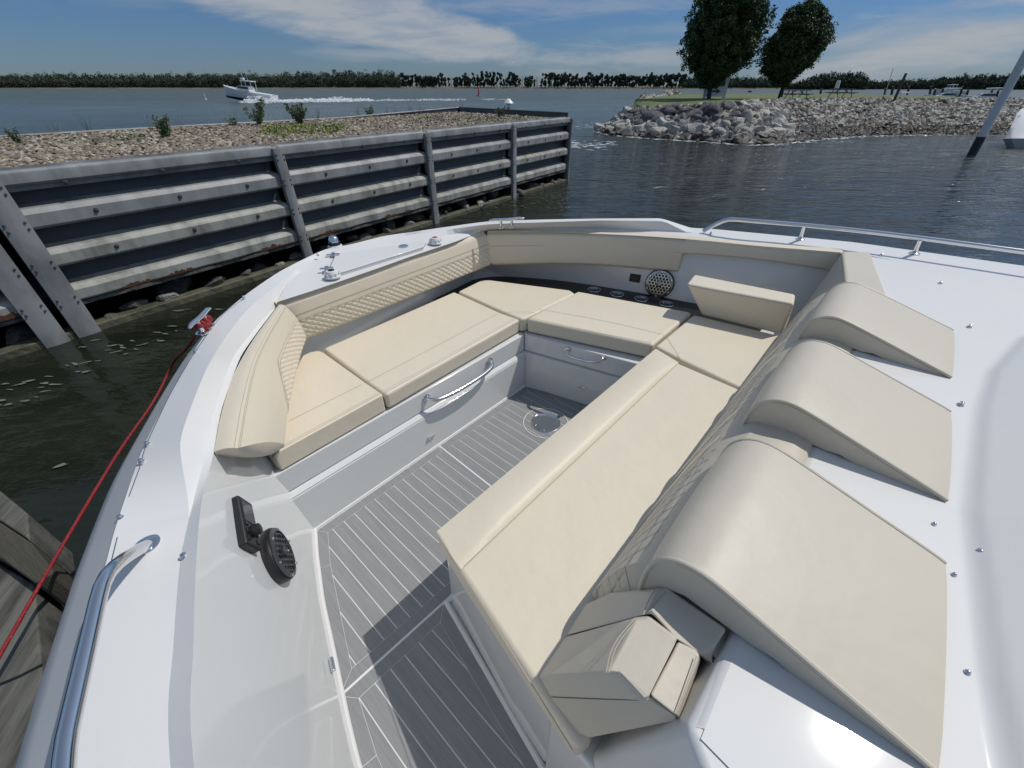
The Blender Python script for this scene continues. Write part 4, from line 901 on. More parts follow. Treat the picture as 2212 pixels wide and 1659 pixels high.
# seat lockers
mb = MB()
mb.prism([bw(-1.50, .02, .356), bw(.012, .02, .356), bw(.54, .84, .3555), bw(-1.1, .66, .3555)], [bw(-1.50, .02, .246), bw(.012, .02, .246), bw(.4, .72, .246), bw(-1.1, .62, .246)], gelin)
mb.prism([bw(-1.50, .018, .244), bw(.006, .018, .244), bw(.4, .7, .244), bw(-1.1, .62, .244)], [bw(-1.50, -.002, .225), bw(-.0, -.002, .225), bw(.4, .7, .225), bw(-1.1, .62, .225)], gelin)
mb.prism([bw(-1.48, -.002, .224), bw(-.0, -.002, .224), bw(.4, .7, .224), bw(-1.1, .62, .224)], [bw(-1.47, -.005, -.02), bw(-.002, -.005, -.02), bw(.4, .7, -.02), bw(-1.1, .62, -.02)], gelin)
fl = mb.build('front_locker', bt, bevel=.006, seg=2)
mb = MB(); d_ = np.array([.2345, -1.0]); 
def sl(t, o=0.0): return (t * .2345 + o, -t)   # along the starboard locker front
mb.prism([bw(.016, .02, .356), bw(*sl(1.16, .02), .356), bw(1.15, -1.16, .356), bw(.9, .1, .356), bw(.54, .84, .356)], [bw(.016, .02, .246), bw(*sl(1.16, .02), .246), bw(1.15, -1.16, .246), bw(.9, .1, .246), bw(.54, .84, .246)], gelin)
mb.prism([bw(.0, .018, .244), bw(*sl(1.16, .0), .244), bw(.95, -1.16, .244), bw(.60, .3, .244), bw(.4, .7, .244)], [bw(.0, .018, -.02), bw(*sl(1.16, .0), -.02), bw(.95, -1.16, -.02), bw(.60, .3, -.02), bw(.4, .7, -.02)], gelin)
mb.build('side_locker', bt, bevel=.006, seg=2)
# black shelf with drink holders
ho = [(.535, .86), (.785, .44), (.895, .12), (.99, -.185), (1.04, -.385), (1.085, -.565), (1.20, -1.0)]; hi_ = [(.24, .72), (.40, .40), (.50, .12), (.60, -.14), (.68, -.38), (.76, -.68), (.86, -1.0)]
hl = [(-.0, .80), (.20, .60)]
ringp = [(-.04, .79)] + ho + hi_[::-1] + [(.05, .6)]
mb = MB(); mb.prism([bw(a, b_, .360) for a, b_ in ringp], [bw(a, b_, .357) for a, b_ in ringp], blackshelf); sh = mb.build('drink_shelf', bt)
for (x, y) in ((345, 612), (510, 645), (685, 678), (865, 715)):
    c_ = B('R6', x, y, .362); mb = MB()
    mb.lathe(c_, (0, 0, 1), [(.047, -.001), (.047, .003), (.045, .005), (.042, .004), (.041, -.002)], steel, n=28, cap=False); mb.lathe(c_ - [0, 0, .002], (0, 0, 1), [(.041, .0), (.040, .0005)], glassd, n=24)
    mb.build('drink_holder', sh, smooth=True)
# lounge base and console body
mb = MB()
mb.prism([bw(-1.20, -.68, .356), bw(.24, -.68, .356), bw(.34, -1.2, .356), bw(-1.30, -1.2, .356), bw(-1.285, -1.05, .356)], [bw(-1.20, -.665, 0), bw(.24, -.665, 0), bw(.34, -1.2, 0), bw(-1.325, -1.2, 0), bw(-1.295, -1.05, 0)], gelin); lb_ = mb.build('lounge_base', bt, bevel=.012)
mb = MB(); mb.tube([bw(-1.215, -.655, .004), bw(-1.338, -1.22, .004), bw(-1.53, -2.4, .004)], .010, gel, n=8); mb.tube([bw(-1.19, -.66, .004), bw(-1.215, -.655, .004)], .010, gel, n=8); mb.build('base_bead', bt, smooth=True)
mb = MB()
prof = [(-1.340, -1.19, 0), (-1.335, -1.20, .345)]
mb.prism([bw(-1.315, -1.18, .35), bw(.3, -1.18, .35), bw(.3, -2.3, .35), bw(-1.44, -2.3, .35)], [bw(-1.335, -1.20, 0), bw(.3, -1.2, 0), bw(.3, -2.3, 0), bw(-1.50, -2.3, 0)], gelin)
mb.build('console_base', bt, bevel=.012)
mb = MB()
mb.prism([bw(-1.10, -1.400, .752), bw(-1.285, -1.392, .752), bw(-1.318, -1.43, .750), bw(-1.42, -2.3, .75), bw(-.8, -2.3, .752)], [bw(-1.10, -1.30, .34), bw(-1.31, -1.29, .34), bw(-1.345, -1.34, .34), bw(-1.46, -2.3, .34), bw(-.8, -2.3, .34)], gel)
mb.build('console_side', bt, bevel=.014)
# console deck surface with the ramp behind
us = np.linspace(-1.10, 1.45, 60)
def ramp(v, vc, k=.52): 
    d_ = np.maximum(0, vc - v); return k * d_ * np.clip(d_ / .035, 0, 1)
vcs = lambda u: np.interp(u, [-1.4, -1.05, -.9, -.5, 0, .3, .7, .95, 1.5], [-1.80, -1.728, -1.71, -1.69, -1.715, -1.75, -1.85, -1.98, -2.6])
rows = []
us = np.linspace(-1.36, 1.45, 220)
for v in list(np.linspace(-1.412, -1.66, 8)) + list(np.linspace(-1.665, -2.1, 60)) + [-2.3, -2.6, -3.0]:
    row = []
    for u in us:
        vv = v
        if u < -1.10: uu = u + .0
        row.append(bw(u, vv, .7535 + float(ramp(vv, vcs(u)))))
    rows.append(row)
# clip the port edge so that it follows the console side
for i, row in enumerate(rows):
    for j, p in enumerate(row):
        u, v, z = boat(p); lim = -1.284 - (abs(v) - 1.40) * .115
        if u < lim: row[j] = bw(lim, v, z)
mb = MB(); mb.loft(rows, gel)
fr = [bw(u, -1.412, .7535) for u in us[us > .70]]
mb.loft([[bw(u, np.interp(u, [.7, .78, 1.45], [-1.30, -1.30, -1.17]), .7535) for u in us[us > .70]], fr], gel)
mb.build('console_deck', bt, smooth=True, angle=30)
mb = MB(); mb.loft([[bw(max(u, -1.27), -1.412, .7535) for u in us], [bw(max(u, -1.275), -1.402, .751) for u in us], [bw(max(u, -1.28), -1.396, .742) for u in us], [bw(max(u, -1.28), -1.392, .55) for u in us]], gel); mb.build('console_front', bt, smooth=True, angle=60)

# snap studs on the deck
for q in (('R7', 1055, 408), ('R7', 1532, 638), ('R7', 1767, 992), ('R7', 1698, 1622), ('S5', 1915, 268), ('S5', 1757, 408), ('S5', 1628, 80), ('S5', 1845, 1040), ('S1', 947, 580), ('R6', 1185, 208), ('R5', 730, 248)):
    big_ = q in (('S5', 1915, 268), ('S1', 947, 580)); tiny = q in (('S5', 1757, 408), ('S5', 1628, 80), ('S5', 1845, 1040))
    s = .5 if tiny else 1.0; p = B(*q, .754 if q[0] != 'S1' else .716); mb = MB(); mb.lathe(p, (0, 0, 1), [(.009 * s, 0), (.009 * s, .002), (.006 * s, .005 * s), (.0045 * s, .006 * s), (.006 * s, .011 * s), (.003 * s, .013 * s)], steel, n=14); mb.build('snap_stud', bt, smooth=True)

# ------------------------------------------------------------------ cushions
def cpt(q, z): return bw(q[1], q[2], z) if q[0] == 'b' else B(q[0], q[1], q[2], z)
def cushion(name, top, zt=.45, zb=.362, parent=bt, bev=.017, seams=(), inset_b=.004, m=vinyl, edge_stitch=True, zs=None):
    top = [cpt(q, zt if zs is None else zs[i]) for i, q in enumerate(top)]
    # counter-clockwise
    ar = sum(top[i][0] * top[(i + 1) % len(top)][1] - top[(i + 1) % len(top)][0] * top[i][1] for i in range(len(top)))
    if ar < 0: top = top[::-1]
    c_ = np.mean(top, 0); bot = [np.array([*(p[:2] * (1 - inset_b) + c_[:2] * inset_b), zb + SOLE]) for p in top]
    mb = MB(); mb.prism(top, bot, m); o = mb.build(name, parent, bevel=bev, seg=4)
    if seams:
        mb = MB()
        for sline, w in seams: ribbon(mb, smoothline([B(k, x, y, zt) for k, x, y in sline], 16, 1), w, stitch, lift=.0009)
        mb.build('stitching', o, fixn=False)
    return o
W_ = .0022
cB = cushion('seat_cushion', [('R5', 356, 1032), ('R5', 1305, 622), ('R5', 1635, 772), ('R5', 1778, 822), ('R5', 808, 1367), ('R5', 690, 1288)], seams=[([('R5', 685, 1275), ('R5', 1615, 785)], .003), ([('R5', 812, 1352), ('R5', 1765, 818)], .0016), ([('R5', 800, 1342), ('R5', 1755, 808)], .0016)])
cB['label'] = 'long cream bench cushion across the front with a chrome handle below it'
cC = cushion('seat_cushion', [('R5', 1328, 622), ('R5', 1495, 540), ('R5', 1560, 538), ('R5', 2140, 612), ('R5', 2178, 636), ('R5', 1905, 772), ('R5', 1824, 815), ('R5', 1784, 822), ('R5', 1650, 768)], seams=[([('R5', 1655, 775), ('R5', 1740, 772), ('R5', 1890, 775)], .0018)])
cC['label'] = 'cream corner seat cushion with a pointed inner tip'
cD = cushion('seat_cushion', [('R6', 228, 620), ('R6', 1052, 772), ('R6', 768, 1008), ('R5', 1824, 820)], seams=[([('R6', -50, 752), ('R6', 400, 830), ('R6', 865, 940)], .0022), ([('R5', 1840, 812), ('R6', 300, 905), ('R6', 762, 996)], .0016)])
cE = cushion('seat_cushion', [('R6', 1062, 788), ('R6', 1690, 940), ('b', .82, -1.20), ('b', .17, -1.20), ('R6', 1440, 1337), ('R6', 965, 1112), ('R6', 784, 1015)], seams=[([('R6', 872, 960), ('R6', 965, 1108)], .003)])
cF = cushion('seat_cushion', [('S6', 1700, 44), ('S6', 1880, 152), ('R6', 1445, 1345), ('b', .15, -1.20), ('b', -1.27, -1.20), ('S3', 545, 1420), ('S3', 515, 1475), ('S3', 425, 1552), ('S2', 952, 655), ('S2', 828, 446)], bev=.02)
# raised front roll of the lounge cushion
fr_ = [B(*q, .452) for q in (('S6', 1710, 52), ('S6', 1868, 148), ('S6', 352, 1588), ('S6', 185, 1322))]
mb = MB(); A0, A1, A2, A3 = fr_
n_ = 24; rows = []
for t, h in ((.0, .0), (.25, .010), (.55, .017), (.8, .017), (.93, .011), (1.0, -.002)):
    rows.append([(A0 * (1 - t) + A1 * t) * (1 - s) + (A3 * (1 - t) + A2 * t) * s + [0, 0, h * min(1, 9 * s + .05, 9 * (1 - s) + .05)] for s in np.linspace(0, 1, n_)])
mb.loft(rows, vinyl); mb.build('front_roll', cF, smooth=True, angle=60)
mb = MB(); ribbon(mb, [A1 * (1 - s) + A2 * s for s in np.linspace(0.01, .99, 20)], .003, stitch, lift=.0012)
ribbon(mb, [B('S2', 838, 446, .451) * (1 - s) + B('S3', 395, 1548, .451) * s + [0, 0, 0] for s in np.linspace(0, 1, 20)], .002, stitch, lift=.002); mb.build('stitching', cF, fixn=False)
cA = cushion('seat_cushion', [('R8', 1068, 392), ('R8', 1130, 362), ('R8', 1200, 350), ('R8', 1240, 368), ('R8', 1580, 612), ('R8', 1712, 700), ('R8', 1712, 712), ('R8', 836, 1192), ('R8', 760, 1150), ('R8', 900, 760)], seams=[([('R8', 955, 925), ('R8', 1545, 628)], .0026), ([('R8', 850, 1172), ('R8', 1700, 700)], .0016), ([('R8', 838, 1160), ('R8', 1695, 690)], .0016)])
cA['label'] = 'short cream seat cushion beside the sloping side pad'
cE['label'] = 'cream corner seat cushion with a triangular seam, in front of the upright pad'; cF['label'] = 'long cream lounge cushion in front of the three headrests'; cD['label'] = 'cream seat cushion beside the drink holders'

# ------------------------------------------------------------------ padded coamings: loft with quilting
def quilt2(a, b_):                          # flat cells with narrow stitched grooves
    f1 = abs(((a / .050 + b_ / .16) % 1) - .5) * 2; f2 = abs(((b_ / .045 - a / .55) % 1) - .5) * 2; f3 = abs(((a / .0125) % 1) - .5) * 2
    return .9 - 1.0 * max(0, (f1 - .80) / .2) - .8 * max(0, (f2 - .84) / .16) - .18 * f3
def quilt(a, b_, pa=.0425, pb=.060):         # puffy diamonds; a,b in metres
    x = (a / pa + b_ / (pb * .62)); y = (a / pa - b_ / (pb * .62))
    fx, fy = abs((x % 1) - .5) * 2, abs((y % 1) - .5) * 2
    return (1 - max(fx, fy) ** 4) * (.75 + .25 * (1 - fx * fy))
def padsheet(name, rows, parent=bt, q=None, n=None, depth=.006, qf=quilt, m=vinyl, seams=(), back=None, sm=55):
    """rows: polylines top->bottom (arrays n x 3) ; q(s,t)->True in quilted area ; t measured 0..1 over rows"""
    rows = [np.asarray(r_) for r_ in rows]; n = n or len(rows[0]); K = len(rows)
    G = np.stack([resample(r_, n) for r_ in rows])
    Ls = np.r_[0, np.cumsum(np.linalg.norm(np.diff(G[K // 2], axis=0), axis=1))]
    Lt = np.r_[0, np.cumsum([np.linalg.norm(G[i + 1] - G[i], axis=1).mean() for i in range(K - 1)])]
    if q:
        du = np.gradient(G, axis=1); dt = np.gradient(G, axis=0); N_ = np.cross(du, dt); N_ /= np.linalg.norm(N_, axis=2)[:, :, None] + 1e-9
        if N_[K // 2, n // 2] @ (CAM - G[K // 2, n // 2]) < 0: N_ = -N_
        for i in range(K):
            for j in range(n):
                w = q(j / (n - 1), i / (K - 1))
                if w > 0: G[i, j] += N_[i, j] * depth * (qf(Ls[j], Lt[i]) - .9) * w
    mb = MB(); mb.loft(list(G), m)
    if back is not None:                     # close the pad: top edge, back and ends
        T_, B_ = G[0], G[-1]; bT, bB = T_ + back, B_ + back
        mb.loft([T_, bT], m); mb.loft([B_, bB], m); mb.add(list(G[:, 0]) + [bB[0], bT[0]], [list(range(K + 2))], m); mb.add(list(G[:, -1]) + [bB[-1], bT[-1]], [list(range(K + 2))], m)
    o = mb.build(name, parent, smooth=True, angle=sm, weld=True, fixn=True)
    if seams:
        mb = MB()
        for (t, w, s0, s1) in seams:
            i = t * (K - 1); i0 = min(int(i), K - 2); f = i - i0; L_ = G[i0] * (1 - f) + G[i0 + 1] * f
            a, b2 = int(s0 * (n - 1)), int(s1 * (n - 1)); L_ = L_[a:b2 + 1]
            nn = np.cross(G[i0, n // 2] - G[i0, n // 2 - 1], G[i0 + 1, n // 2] - G[i0, n // 2]); nn /= np.linalg.norm(nn)
            if nn @ (CAM - L_[0]) < 0: nn = -nn
            ribbon(mb, L_, w, stitch, up=nn, lift=.0012)
        mb.build('stitching', o, fixn=False)
    return o
def rowsbetween(T, Bm, n, K, bulge=.0, bdir=None, roll=.012):
    T, Bm = resample(T, n), resample(Bm, n); out_ = []
    for i in range(K):
        t = i / (K - 1); r_ = T * (1 - t) + Bm * t
        if bdir is not None:
            e = min(t, 1 - t) * (Bm - T).std() * 0 + (1 - max(0, 1 - t / .12) ** 2) * (1 - max(0, 1 - (1 - t) / .10) ** 2)
            r_ = r_ + np.array(bdir) * (bulge * math.sin(math.pi * t) + roll * (e - 1))
        out_.append(r_)
    return out_
aft = np.array([*(-VV), 0]); port = np.array([*(-UU), 0])
# forward backrest
T = [B('R5', 32, 716, .735), B('R5', 1530, 196, .735)]; Bm = [B('R5', 258, 976, .495), B('R5', 1578, 440, .505)]
rows = rowsbetween(T, Bm, 420, 72, .008, aft, .022)
padsheet('front_backrest', rows, q=lambda s, t: min(1, max(0, (t - .47) * 40)) * (1 if t < .98 else 0) * (1 if .004 < s < .996 else 0), back=np.array([*(VV * .06), 0]), seams=[(.045, .0018, 0, 1), (.075, .0018, 0, 1), (.34, .004, .0, 1), (.46, .0022, .0, 1)], depth=.0075)
# port side pad: flat crest, then long slope
Or = cv([('R8', 872, -18, .728), ('R8', 560, 410, .728), ('R8', 410, 830, .725), ('R8', 352, 1172, .72)])
Ri = cv([('R8', 930, -8, .738), ('R8', 705, 370, .738), ('R8', 618, 700, .735), ('R8', 545, 1142, .73)])
In = cv([('R8', 1113, 258, .50), ('R8', 1062, 392, .50), ('R8', 960, 840, .495), ('R8', 936, 1112, .49)])
n_ = 300; Or, Ri, In = smoothline(Or, n_, 2), smoothline(Ri, n_, 2), smoothline(In, n_, 2)
rows = [Or + [0, 0, -.03] + np.array([*(-UU * .004), 0]), Or + [0, 0, -.008], Or]
for i in range(1, 10): t = i / 9; rows.append(Or * (1 - t) + Ri * t + [0, 0, .006 * math.sin(math.pi * t)])
K2 = 46
for i in range(1, K2 + 1):
    t = i / K2; e = 1 - max(0, (t - .93) / .07) ** 2; rows.append(Ri * (1 - t) + In * t + np.array([*(UU * .02), .02]) * math.sin(math.pi * t) * .5 + np.array([*(UU), 0]) * .012 * (e - 1))
KR = len(rows)
def qport(s, t):
    tt = (t * (KR - 1) - 11) / K2            # 0 at ridge, 1 at inner edge
    lim = .46 if s < .45 else .46 + (s - .45) * 1.75
    return 1 if tt > lim and tt < .97 and s > .01 and s < .74 else 0
pp = padsheet('side_backrest', rows, q=qport, seams=[(11 / (KR - 1) - .022, .0018, 0, 1), (11 / (KR - 1), .0018, 0, 1), (11 / (KR - 1) + .02, .0018, 0, 1)], depth=.0065, back=None, sm=60)
pp['label'] = 'sloping cream side pad beside the short seat cushion'
G_ = np.array([r_[-1] for r_ in rows]); low = smoothline([B('R8', 354, 1188, .70), B('R8', 420, 1206, .685), B('R8', 560, 1216, .655), B('R8', 700, 1218, .60), B('R8', 830, 1192, .52), B('R8', 912, 1135, .475)], len(G_), 2)
mb = MB(); mb.loft([G_, G_ * .5 + low * .5 + np.array([*(-VV * .006), 0]), low, low + V3 * .5 - U3 * -.12 - [0, 0, .02]], vinyl); mb.loft([rows[-1], rows[-1] - U3 * .05 - [0, 0, .03]], vinyl); mb.build('pad_underside', pp, smooth=True, angle=50)
# seam line of the quilted field on the port pad
def ppt(s, tt): i = 11 + tt * K2; i0 = min(int(i), KR - 2); f = i - i0; j = int(s * (n_ - 1)); return rows[i0][j] * (1 - f) + rows[i0 + 1][j] * f
mb = MB(); nn = np.array([*(UU * .75), .65]); nn /= np.linalg.norm(nn)
ribbon(mb, [ppt(s, .40 if s < .45 else .40 + (s - .45) * 1.8) for s in np.linspace(.01, .775, 40)], .0035, stitch, up=nn, lift=.004); ribbon(mb, [ppt(s, .46 if s < .45 else .46 + (s - .45) * 1.75) for s in np.linspace(.01, .74, 40)], .002, stitch, up=nn, lift=.004); mb.build('stitching', pp, fixn=False)
# starboard side pad
UTv = [-1.177, -.966, -.762, -.539, -.23, .082, .382, .69]; UTu = [1.421, 1.328, 1.236, 1.164, 1.037, .869, .655, .39]
def onpad(k, x, y, ins=.02):                 # sight line meets the upright face of the far pad
    lo, hi = .3, .9
    for _ in range(40):
        m_ = (lo + hi) / 2; u, v, z = boat(B(k, x, y, m_))
        if u > np.interp(v, UTv, UTu) - ins: lo = m_
        else: hi = m_
    return B(k, x, y, m_)
T = cv([('R5', 1536, 196, .735), ('R6', 0, 195, .738), ('R6', 400, 205, .74), ('R6', 800, 226, .745), ('R6', 1200, 258, .75), ('R6', 1500, 290, .752), ('R6', 1800, 312, .755), ('R6', 2125, 338, .757)])
T = smoothline(T, 240, 2); f1 = .47
j1 = int(.505 * 239)
T1 = T[:150]
Bm1 = smoothline(np.array([onpad('R5', 1580, 440), onpad('R6', 0, 428), onpad('R6', 320, 435), onpad('R6', 640, 462), onpad('R6', 945, 490)]), 150, 2)
# front part: full height
ti = int(np.argmin([abs(boat(p)[1] - boat(Bm1[-1])[1]) for p in T])); T1 = resample(T[:ti + 1], 150)
inw = -np.array([*(UU * .97 - VV * .0), 0])
def ql(s, t): return .35 if t > .52 and t < .97 and s < .30 - (t < .56) * 0 + .12 * (t - .5) and s > .01 else 0
p1 = padsheet('side_backrest', rowsbetween(T1, Bm1, 150, 40, .006, inw, .02), q=ql, back=np.array([*(UU * .05), 0]), seams=[(.05, .0018, 0, 1), (.09, .0018, 0, 1), (.40, .0028, 0, .30)], depth=.005)
p1['label'] = 'long cream side pad under the far gunwale, with a cut-out over the speaker'
T2 = resample(T[ti:], 120); Bm2 = smoothline(np.array([onpad('R6', 915, 350), onpad('R6', 1250, 368), onpad('R6', 1600, 405), onpad('R6', 2005, 468), onpad('R6', 2080, 478)]), 120, 1)
mbx = padsheet('side_backrest_upper', rowsbetween(T2, resample(Bm2, 120), 120, 16, .004, inw, .012), back=np.array([*(UU * .05), 0]), seams=[(.08, .0018, 0, 1), (.16, .0018, 0, 1)])
# thin crest roll along the top of the three pads
for Ln, nm in ((T, 'pad_crest'),):
    mb = MB(); mb.loft([Ln + [0, 0, -.004], Ln + np.array([*(UU * .02), .004]), Ln + np.array([*(UU * .04), -.006])], vinyl); mb.build(nm, p1, smooth=True, angle=60)
# speaker in the far wall, socket
def grille(c_, n_, r_, name, parent, body=.0, m1=steeld):
    n_ = np.array(n_, float); n_ /= np.linalg.norm(n_); a = np.cross([0, 0, 1.0], n_); a /= np.linalg.norm(a); b_ = np.cross(n_, a)
    mb = MB()
    if body: mb.lathe(np.array(c_) - n_ * body, n_, [(r_ * .93, 0), (r_ * 1.03, body * .35), (r_ * 1.04, body * .8), (r_, body)], black, n=40)
    else: mb.lathe(c_, n_, [(r_ * 1.04, -.01), (r_ * 1.04, .006), (r_, .008)], black, n=40)
    sp = mb.build(name, parent, smooth=True)
    c2 = np.array(c_) + n_ * (.001 if body else .009)
    mb = MB(); mb.lathe(c2, n_, [(r_ * .97, 0), (r_ * .97, .004), (r_ * .82, .008), (r_ * .81, .002)], m1, n=44, cap=False)
    # honeycomb bars
    h = r_ * .235
    segs = set()
    for i in range(-9, 10):
        for j in range(-9, 10):
            cx_, cy_ = h * 1.0 * (i + (j % 2) * .5), h * .87 * j
            if math.hypot(cx_, cy_) > r_ * .80: continue
            for k in range(6):
                a1, a2 = R(30 + 60 * k), R(90 + 60 * k); rr_ = h * .577
                p_, q_ = (cx_ + rr_ * math.cos(a1), cy_ + rr_ * math.sin(a1)), (cx_ + rr_ * math.cos(a2), cy_ + rr_ * math.sin(a2))
                key = tuple(sorted([(round(p_[0] / h, 1), round(p_[1] / h, 1)), (round(q_[0] / h, 1), round(q_[1] / h, 1))]))
                if key in segs: continue
                segs.add(key); P_, Q_ = c2 + n_ * .0055 + a * p_[0] + b_ * p_[1], c2 + n_ * .0055 + a * q_[0] + b_ * q_[1]
                t_ = Q_ - P_; t_ /= np.linalg.norm(t_); s_ = np.cross(t_, n_) * h * .13; mb.add([P_ + s_, Q_ + s_, Q_ - s_, P_ - s_], [[0, 1, 2, 3]], m1)
    mb.lathe(c2 + n_ * .004, n_, [(r_ * .20, 0), (r_ * .20, .006), (r_ * .13, .010), (r_ * .10, .006), (r_ * .05, .011)], m1, n=20)
    for k in range(6): mb.lathe(c2 + n_ * .006 + a * r_ * .9 * math.cos(k * 1.047 + .5) + b_ * r_ * .9 * math.sin(k * 1.047 + .5), n_, [(r_ * .05, 0), (r_ * .04, .004)], steel, n=8)
    g_ = mb.build('grille', sp, fixn=False); return sp
# far wall plane through the shelf edge
wa, wb_, wc = bw(.99, -.185, .3), bw(1.085, -.565, .3), bw(1.037 + .05, -.23, .733)
nw = np.cross(wb_ - wa, wc - wa); nw /= np.linalg.norm(nw); nw = nw if nw @ (CAM - wa) > 0 else -nw
sc_ = onp('R6', 817, 568, wa + nw * .012, nw); e1 = onp('R6', 712, 568, wa + nw * .012, nw)
grille(sc_, nw, np.linalg.norm(e1 - sc_) * .95, 'speaker', bt)['label'] = 'round silver grilled speaker in the far inner wall'
so = onp('R6', 640, 527, wa + nw * .008, nw); a = np.cross([0, 0, 1.], nw); a /= np.linalg.norm(a); b_ = np.cross(nw, a); M3 = Matrix([a.tolist(), b_.tolist(), nw.tolist()]).transposed()
mb = MB(); mb.box(so, .075, .055, .014, black, rot=M3); mb.box(so + nw * .009, .05, .035, .006, blackshelf, rot=M3); mb.build('power_socket', bt, bevel=.006)
# upright pad at the aft end of the far seat
f = [B('R6', 1690, 938, .452), B('R6', 1115, 794, .452), B('R6', 1006, 570, .635), B('R6', 1790, 716, .635)]
tb = [B('R6', 1066, 496, .65), B('R6', 1800, 640, .65)]
mb = MB(); bk = [f[0] + np.array([*(UU * .12), 0]), f[1] + np.array([*(UU * .12), 0]), tb[0], tb[1]]
mb.prism([f[0], f[1], f[2], f[3]], bk, vinyl); o = mb.build('upright_pad', bt, bevel=.016, seg=4)
mb = MB(); ribbon(mb, [f[2] * (1 - s) + f[3] * s + [0, 0, -.006] for s in np.linspace(.02, .98, 12)], .0025, stitch, up=(-UU[0] * .9, -UU[1] * .9, .4), lift=.004); mb.build('stitching', o, fixn=False)
# aft backrest: reclined panel between port wing and starboard wall
def backpt(u, t):                            # t 0 bottom .. 1 crest
    v = -1.116 - .105 * t - .04 * t ** 6; z = .44 + .322 * t - .004 * t ** 6; v += .012 * math.sin(math.pi * t)
    if u < -1.06: q_ = min(1, (-1.06 - u) / .03); v -= .040 * q_; z -= .034 * q_
    return bw(u, v, z)
us2 = np.linspace(-1.15, .80, 780); K = 96
G = [[backpt(u, i / (K - 1)) for u in us2] for i in range(K)]
def qa(s, t):
    u = us2[0] + s * (us2[-1] - us2[0]); return 1 if -1.10 < u < .45 and .06 + .0 * u < t < (.80 if u > -1.0 else .45 + (u + 1.1) * 3.5) and not abs((u + .62) - (t - .4) * .35) < .09 and not abs((u - .02) - (t - .4) * .35) < .09 else 0
G = [np.array(g) for g in G]
# crest and top surface
G2 = list(G[::-1]); dn = lambda u: -.034 * min(1, max(0, (-1.06 - u) / .03)); G2 = [np.array([bw(u, -1.405, .748 + dn(u)) for u in us2]), np.array([bw(u, -1.395, .762 + dn(u)) for u in us2]), np.array([bw(u, -1.36, .770 + dn(u)) for u in us2]), np.array([bw(u, -1.325, .768 + dn(u)) for u in us2])] + G2
KK = len(G2)
ab = padsheet('aft_backrest', G2, n=780, q=lambda s, t: qa(s, 1 - max(0, (t * (KK - 1) - 4)) / (K - 1)) if t * (KK - 1) > 4 else 0, depth=.0036, m=vinyld, qf=quilt2, seams=[(.36, .0025, 0, 1), (.86, .002, .0, 1)], sm=60)
ab['label'] = 'reclined cream backrest panel with quilted bands behind the long lounge cushion'
# diagonal welts across it
for (u0, t0, u1, t1) in ((-.84, .04, -.52, .75), (-.66, .04, -.36, .75), (-.20, .04, .10, .75), (-.02, .04, .26, .75)):
    mb = MB(); mb.tube([backpt(u0 * (1 - s) + u1 * s, t0 * (1 - s) + t1 * s) + np.array([*(VV * .002), .001]) for s in np.linspace(0, 1, 14)], .003, piping, n=6); mb.build('welting', ab, smooth=True)
# starboard corner section of the backrest with the wide top pad
mb = MB()
P = lambda k, x, y, z: B(k, x, y, z)
ca = [P('R7', 740, 372, .778), P('R7', 775, 692, .775), bw(.74, -1.28, .77)]
q1, q2, q3 = bw(.62, -1.145, .445), bw(1.02, -1.15, .445), P('R6', 2122, 352, .765)
q4 = P('R7', 780, 690, .770)
nA, nB = 12, 12
mb.prism([q3, q4, bw(.66, -1.305, .765), bw(.66, -1.41, .755), bw(1.0, -1.42, .755), bw(1.50, -1.32, .755)], [bw(1.06, -1.13, .44), bw(.78, -1.142, .44), bw(.66, -1.145, .44), bw(.66, -1.38, .44), bw(1.0, -1.40, .44), bw(1.45, -1.25, .44)], vinyld)
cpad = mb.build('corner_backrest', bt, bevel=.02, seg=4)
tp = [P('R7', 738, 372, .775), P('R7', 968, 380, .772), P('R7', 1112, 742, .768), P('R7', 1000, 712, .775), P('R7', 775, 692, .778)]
mb = MB(); mb.prism(tp, [p - np.array([0, 0, .05]) for p in tp], vinyld); o = mb.build('top_pad', cpad, bevel=.014, seg=4)
mb = MB(); [ribbon(mb, [tp[0] + np.array([*(UU * d), 0]) * 1 + (tp[4] - tp[0]) * s + [0, 0, .001] for s in np.linspace(.02, .98, 10)], .002, stitch, lift=.002) for d in (.012, .024)]; mb.build('stitching', cpad, fixn=False)

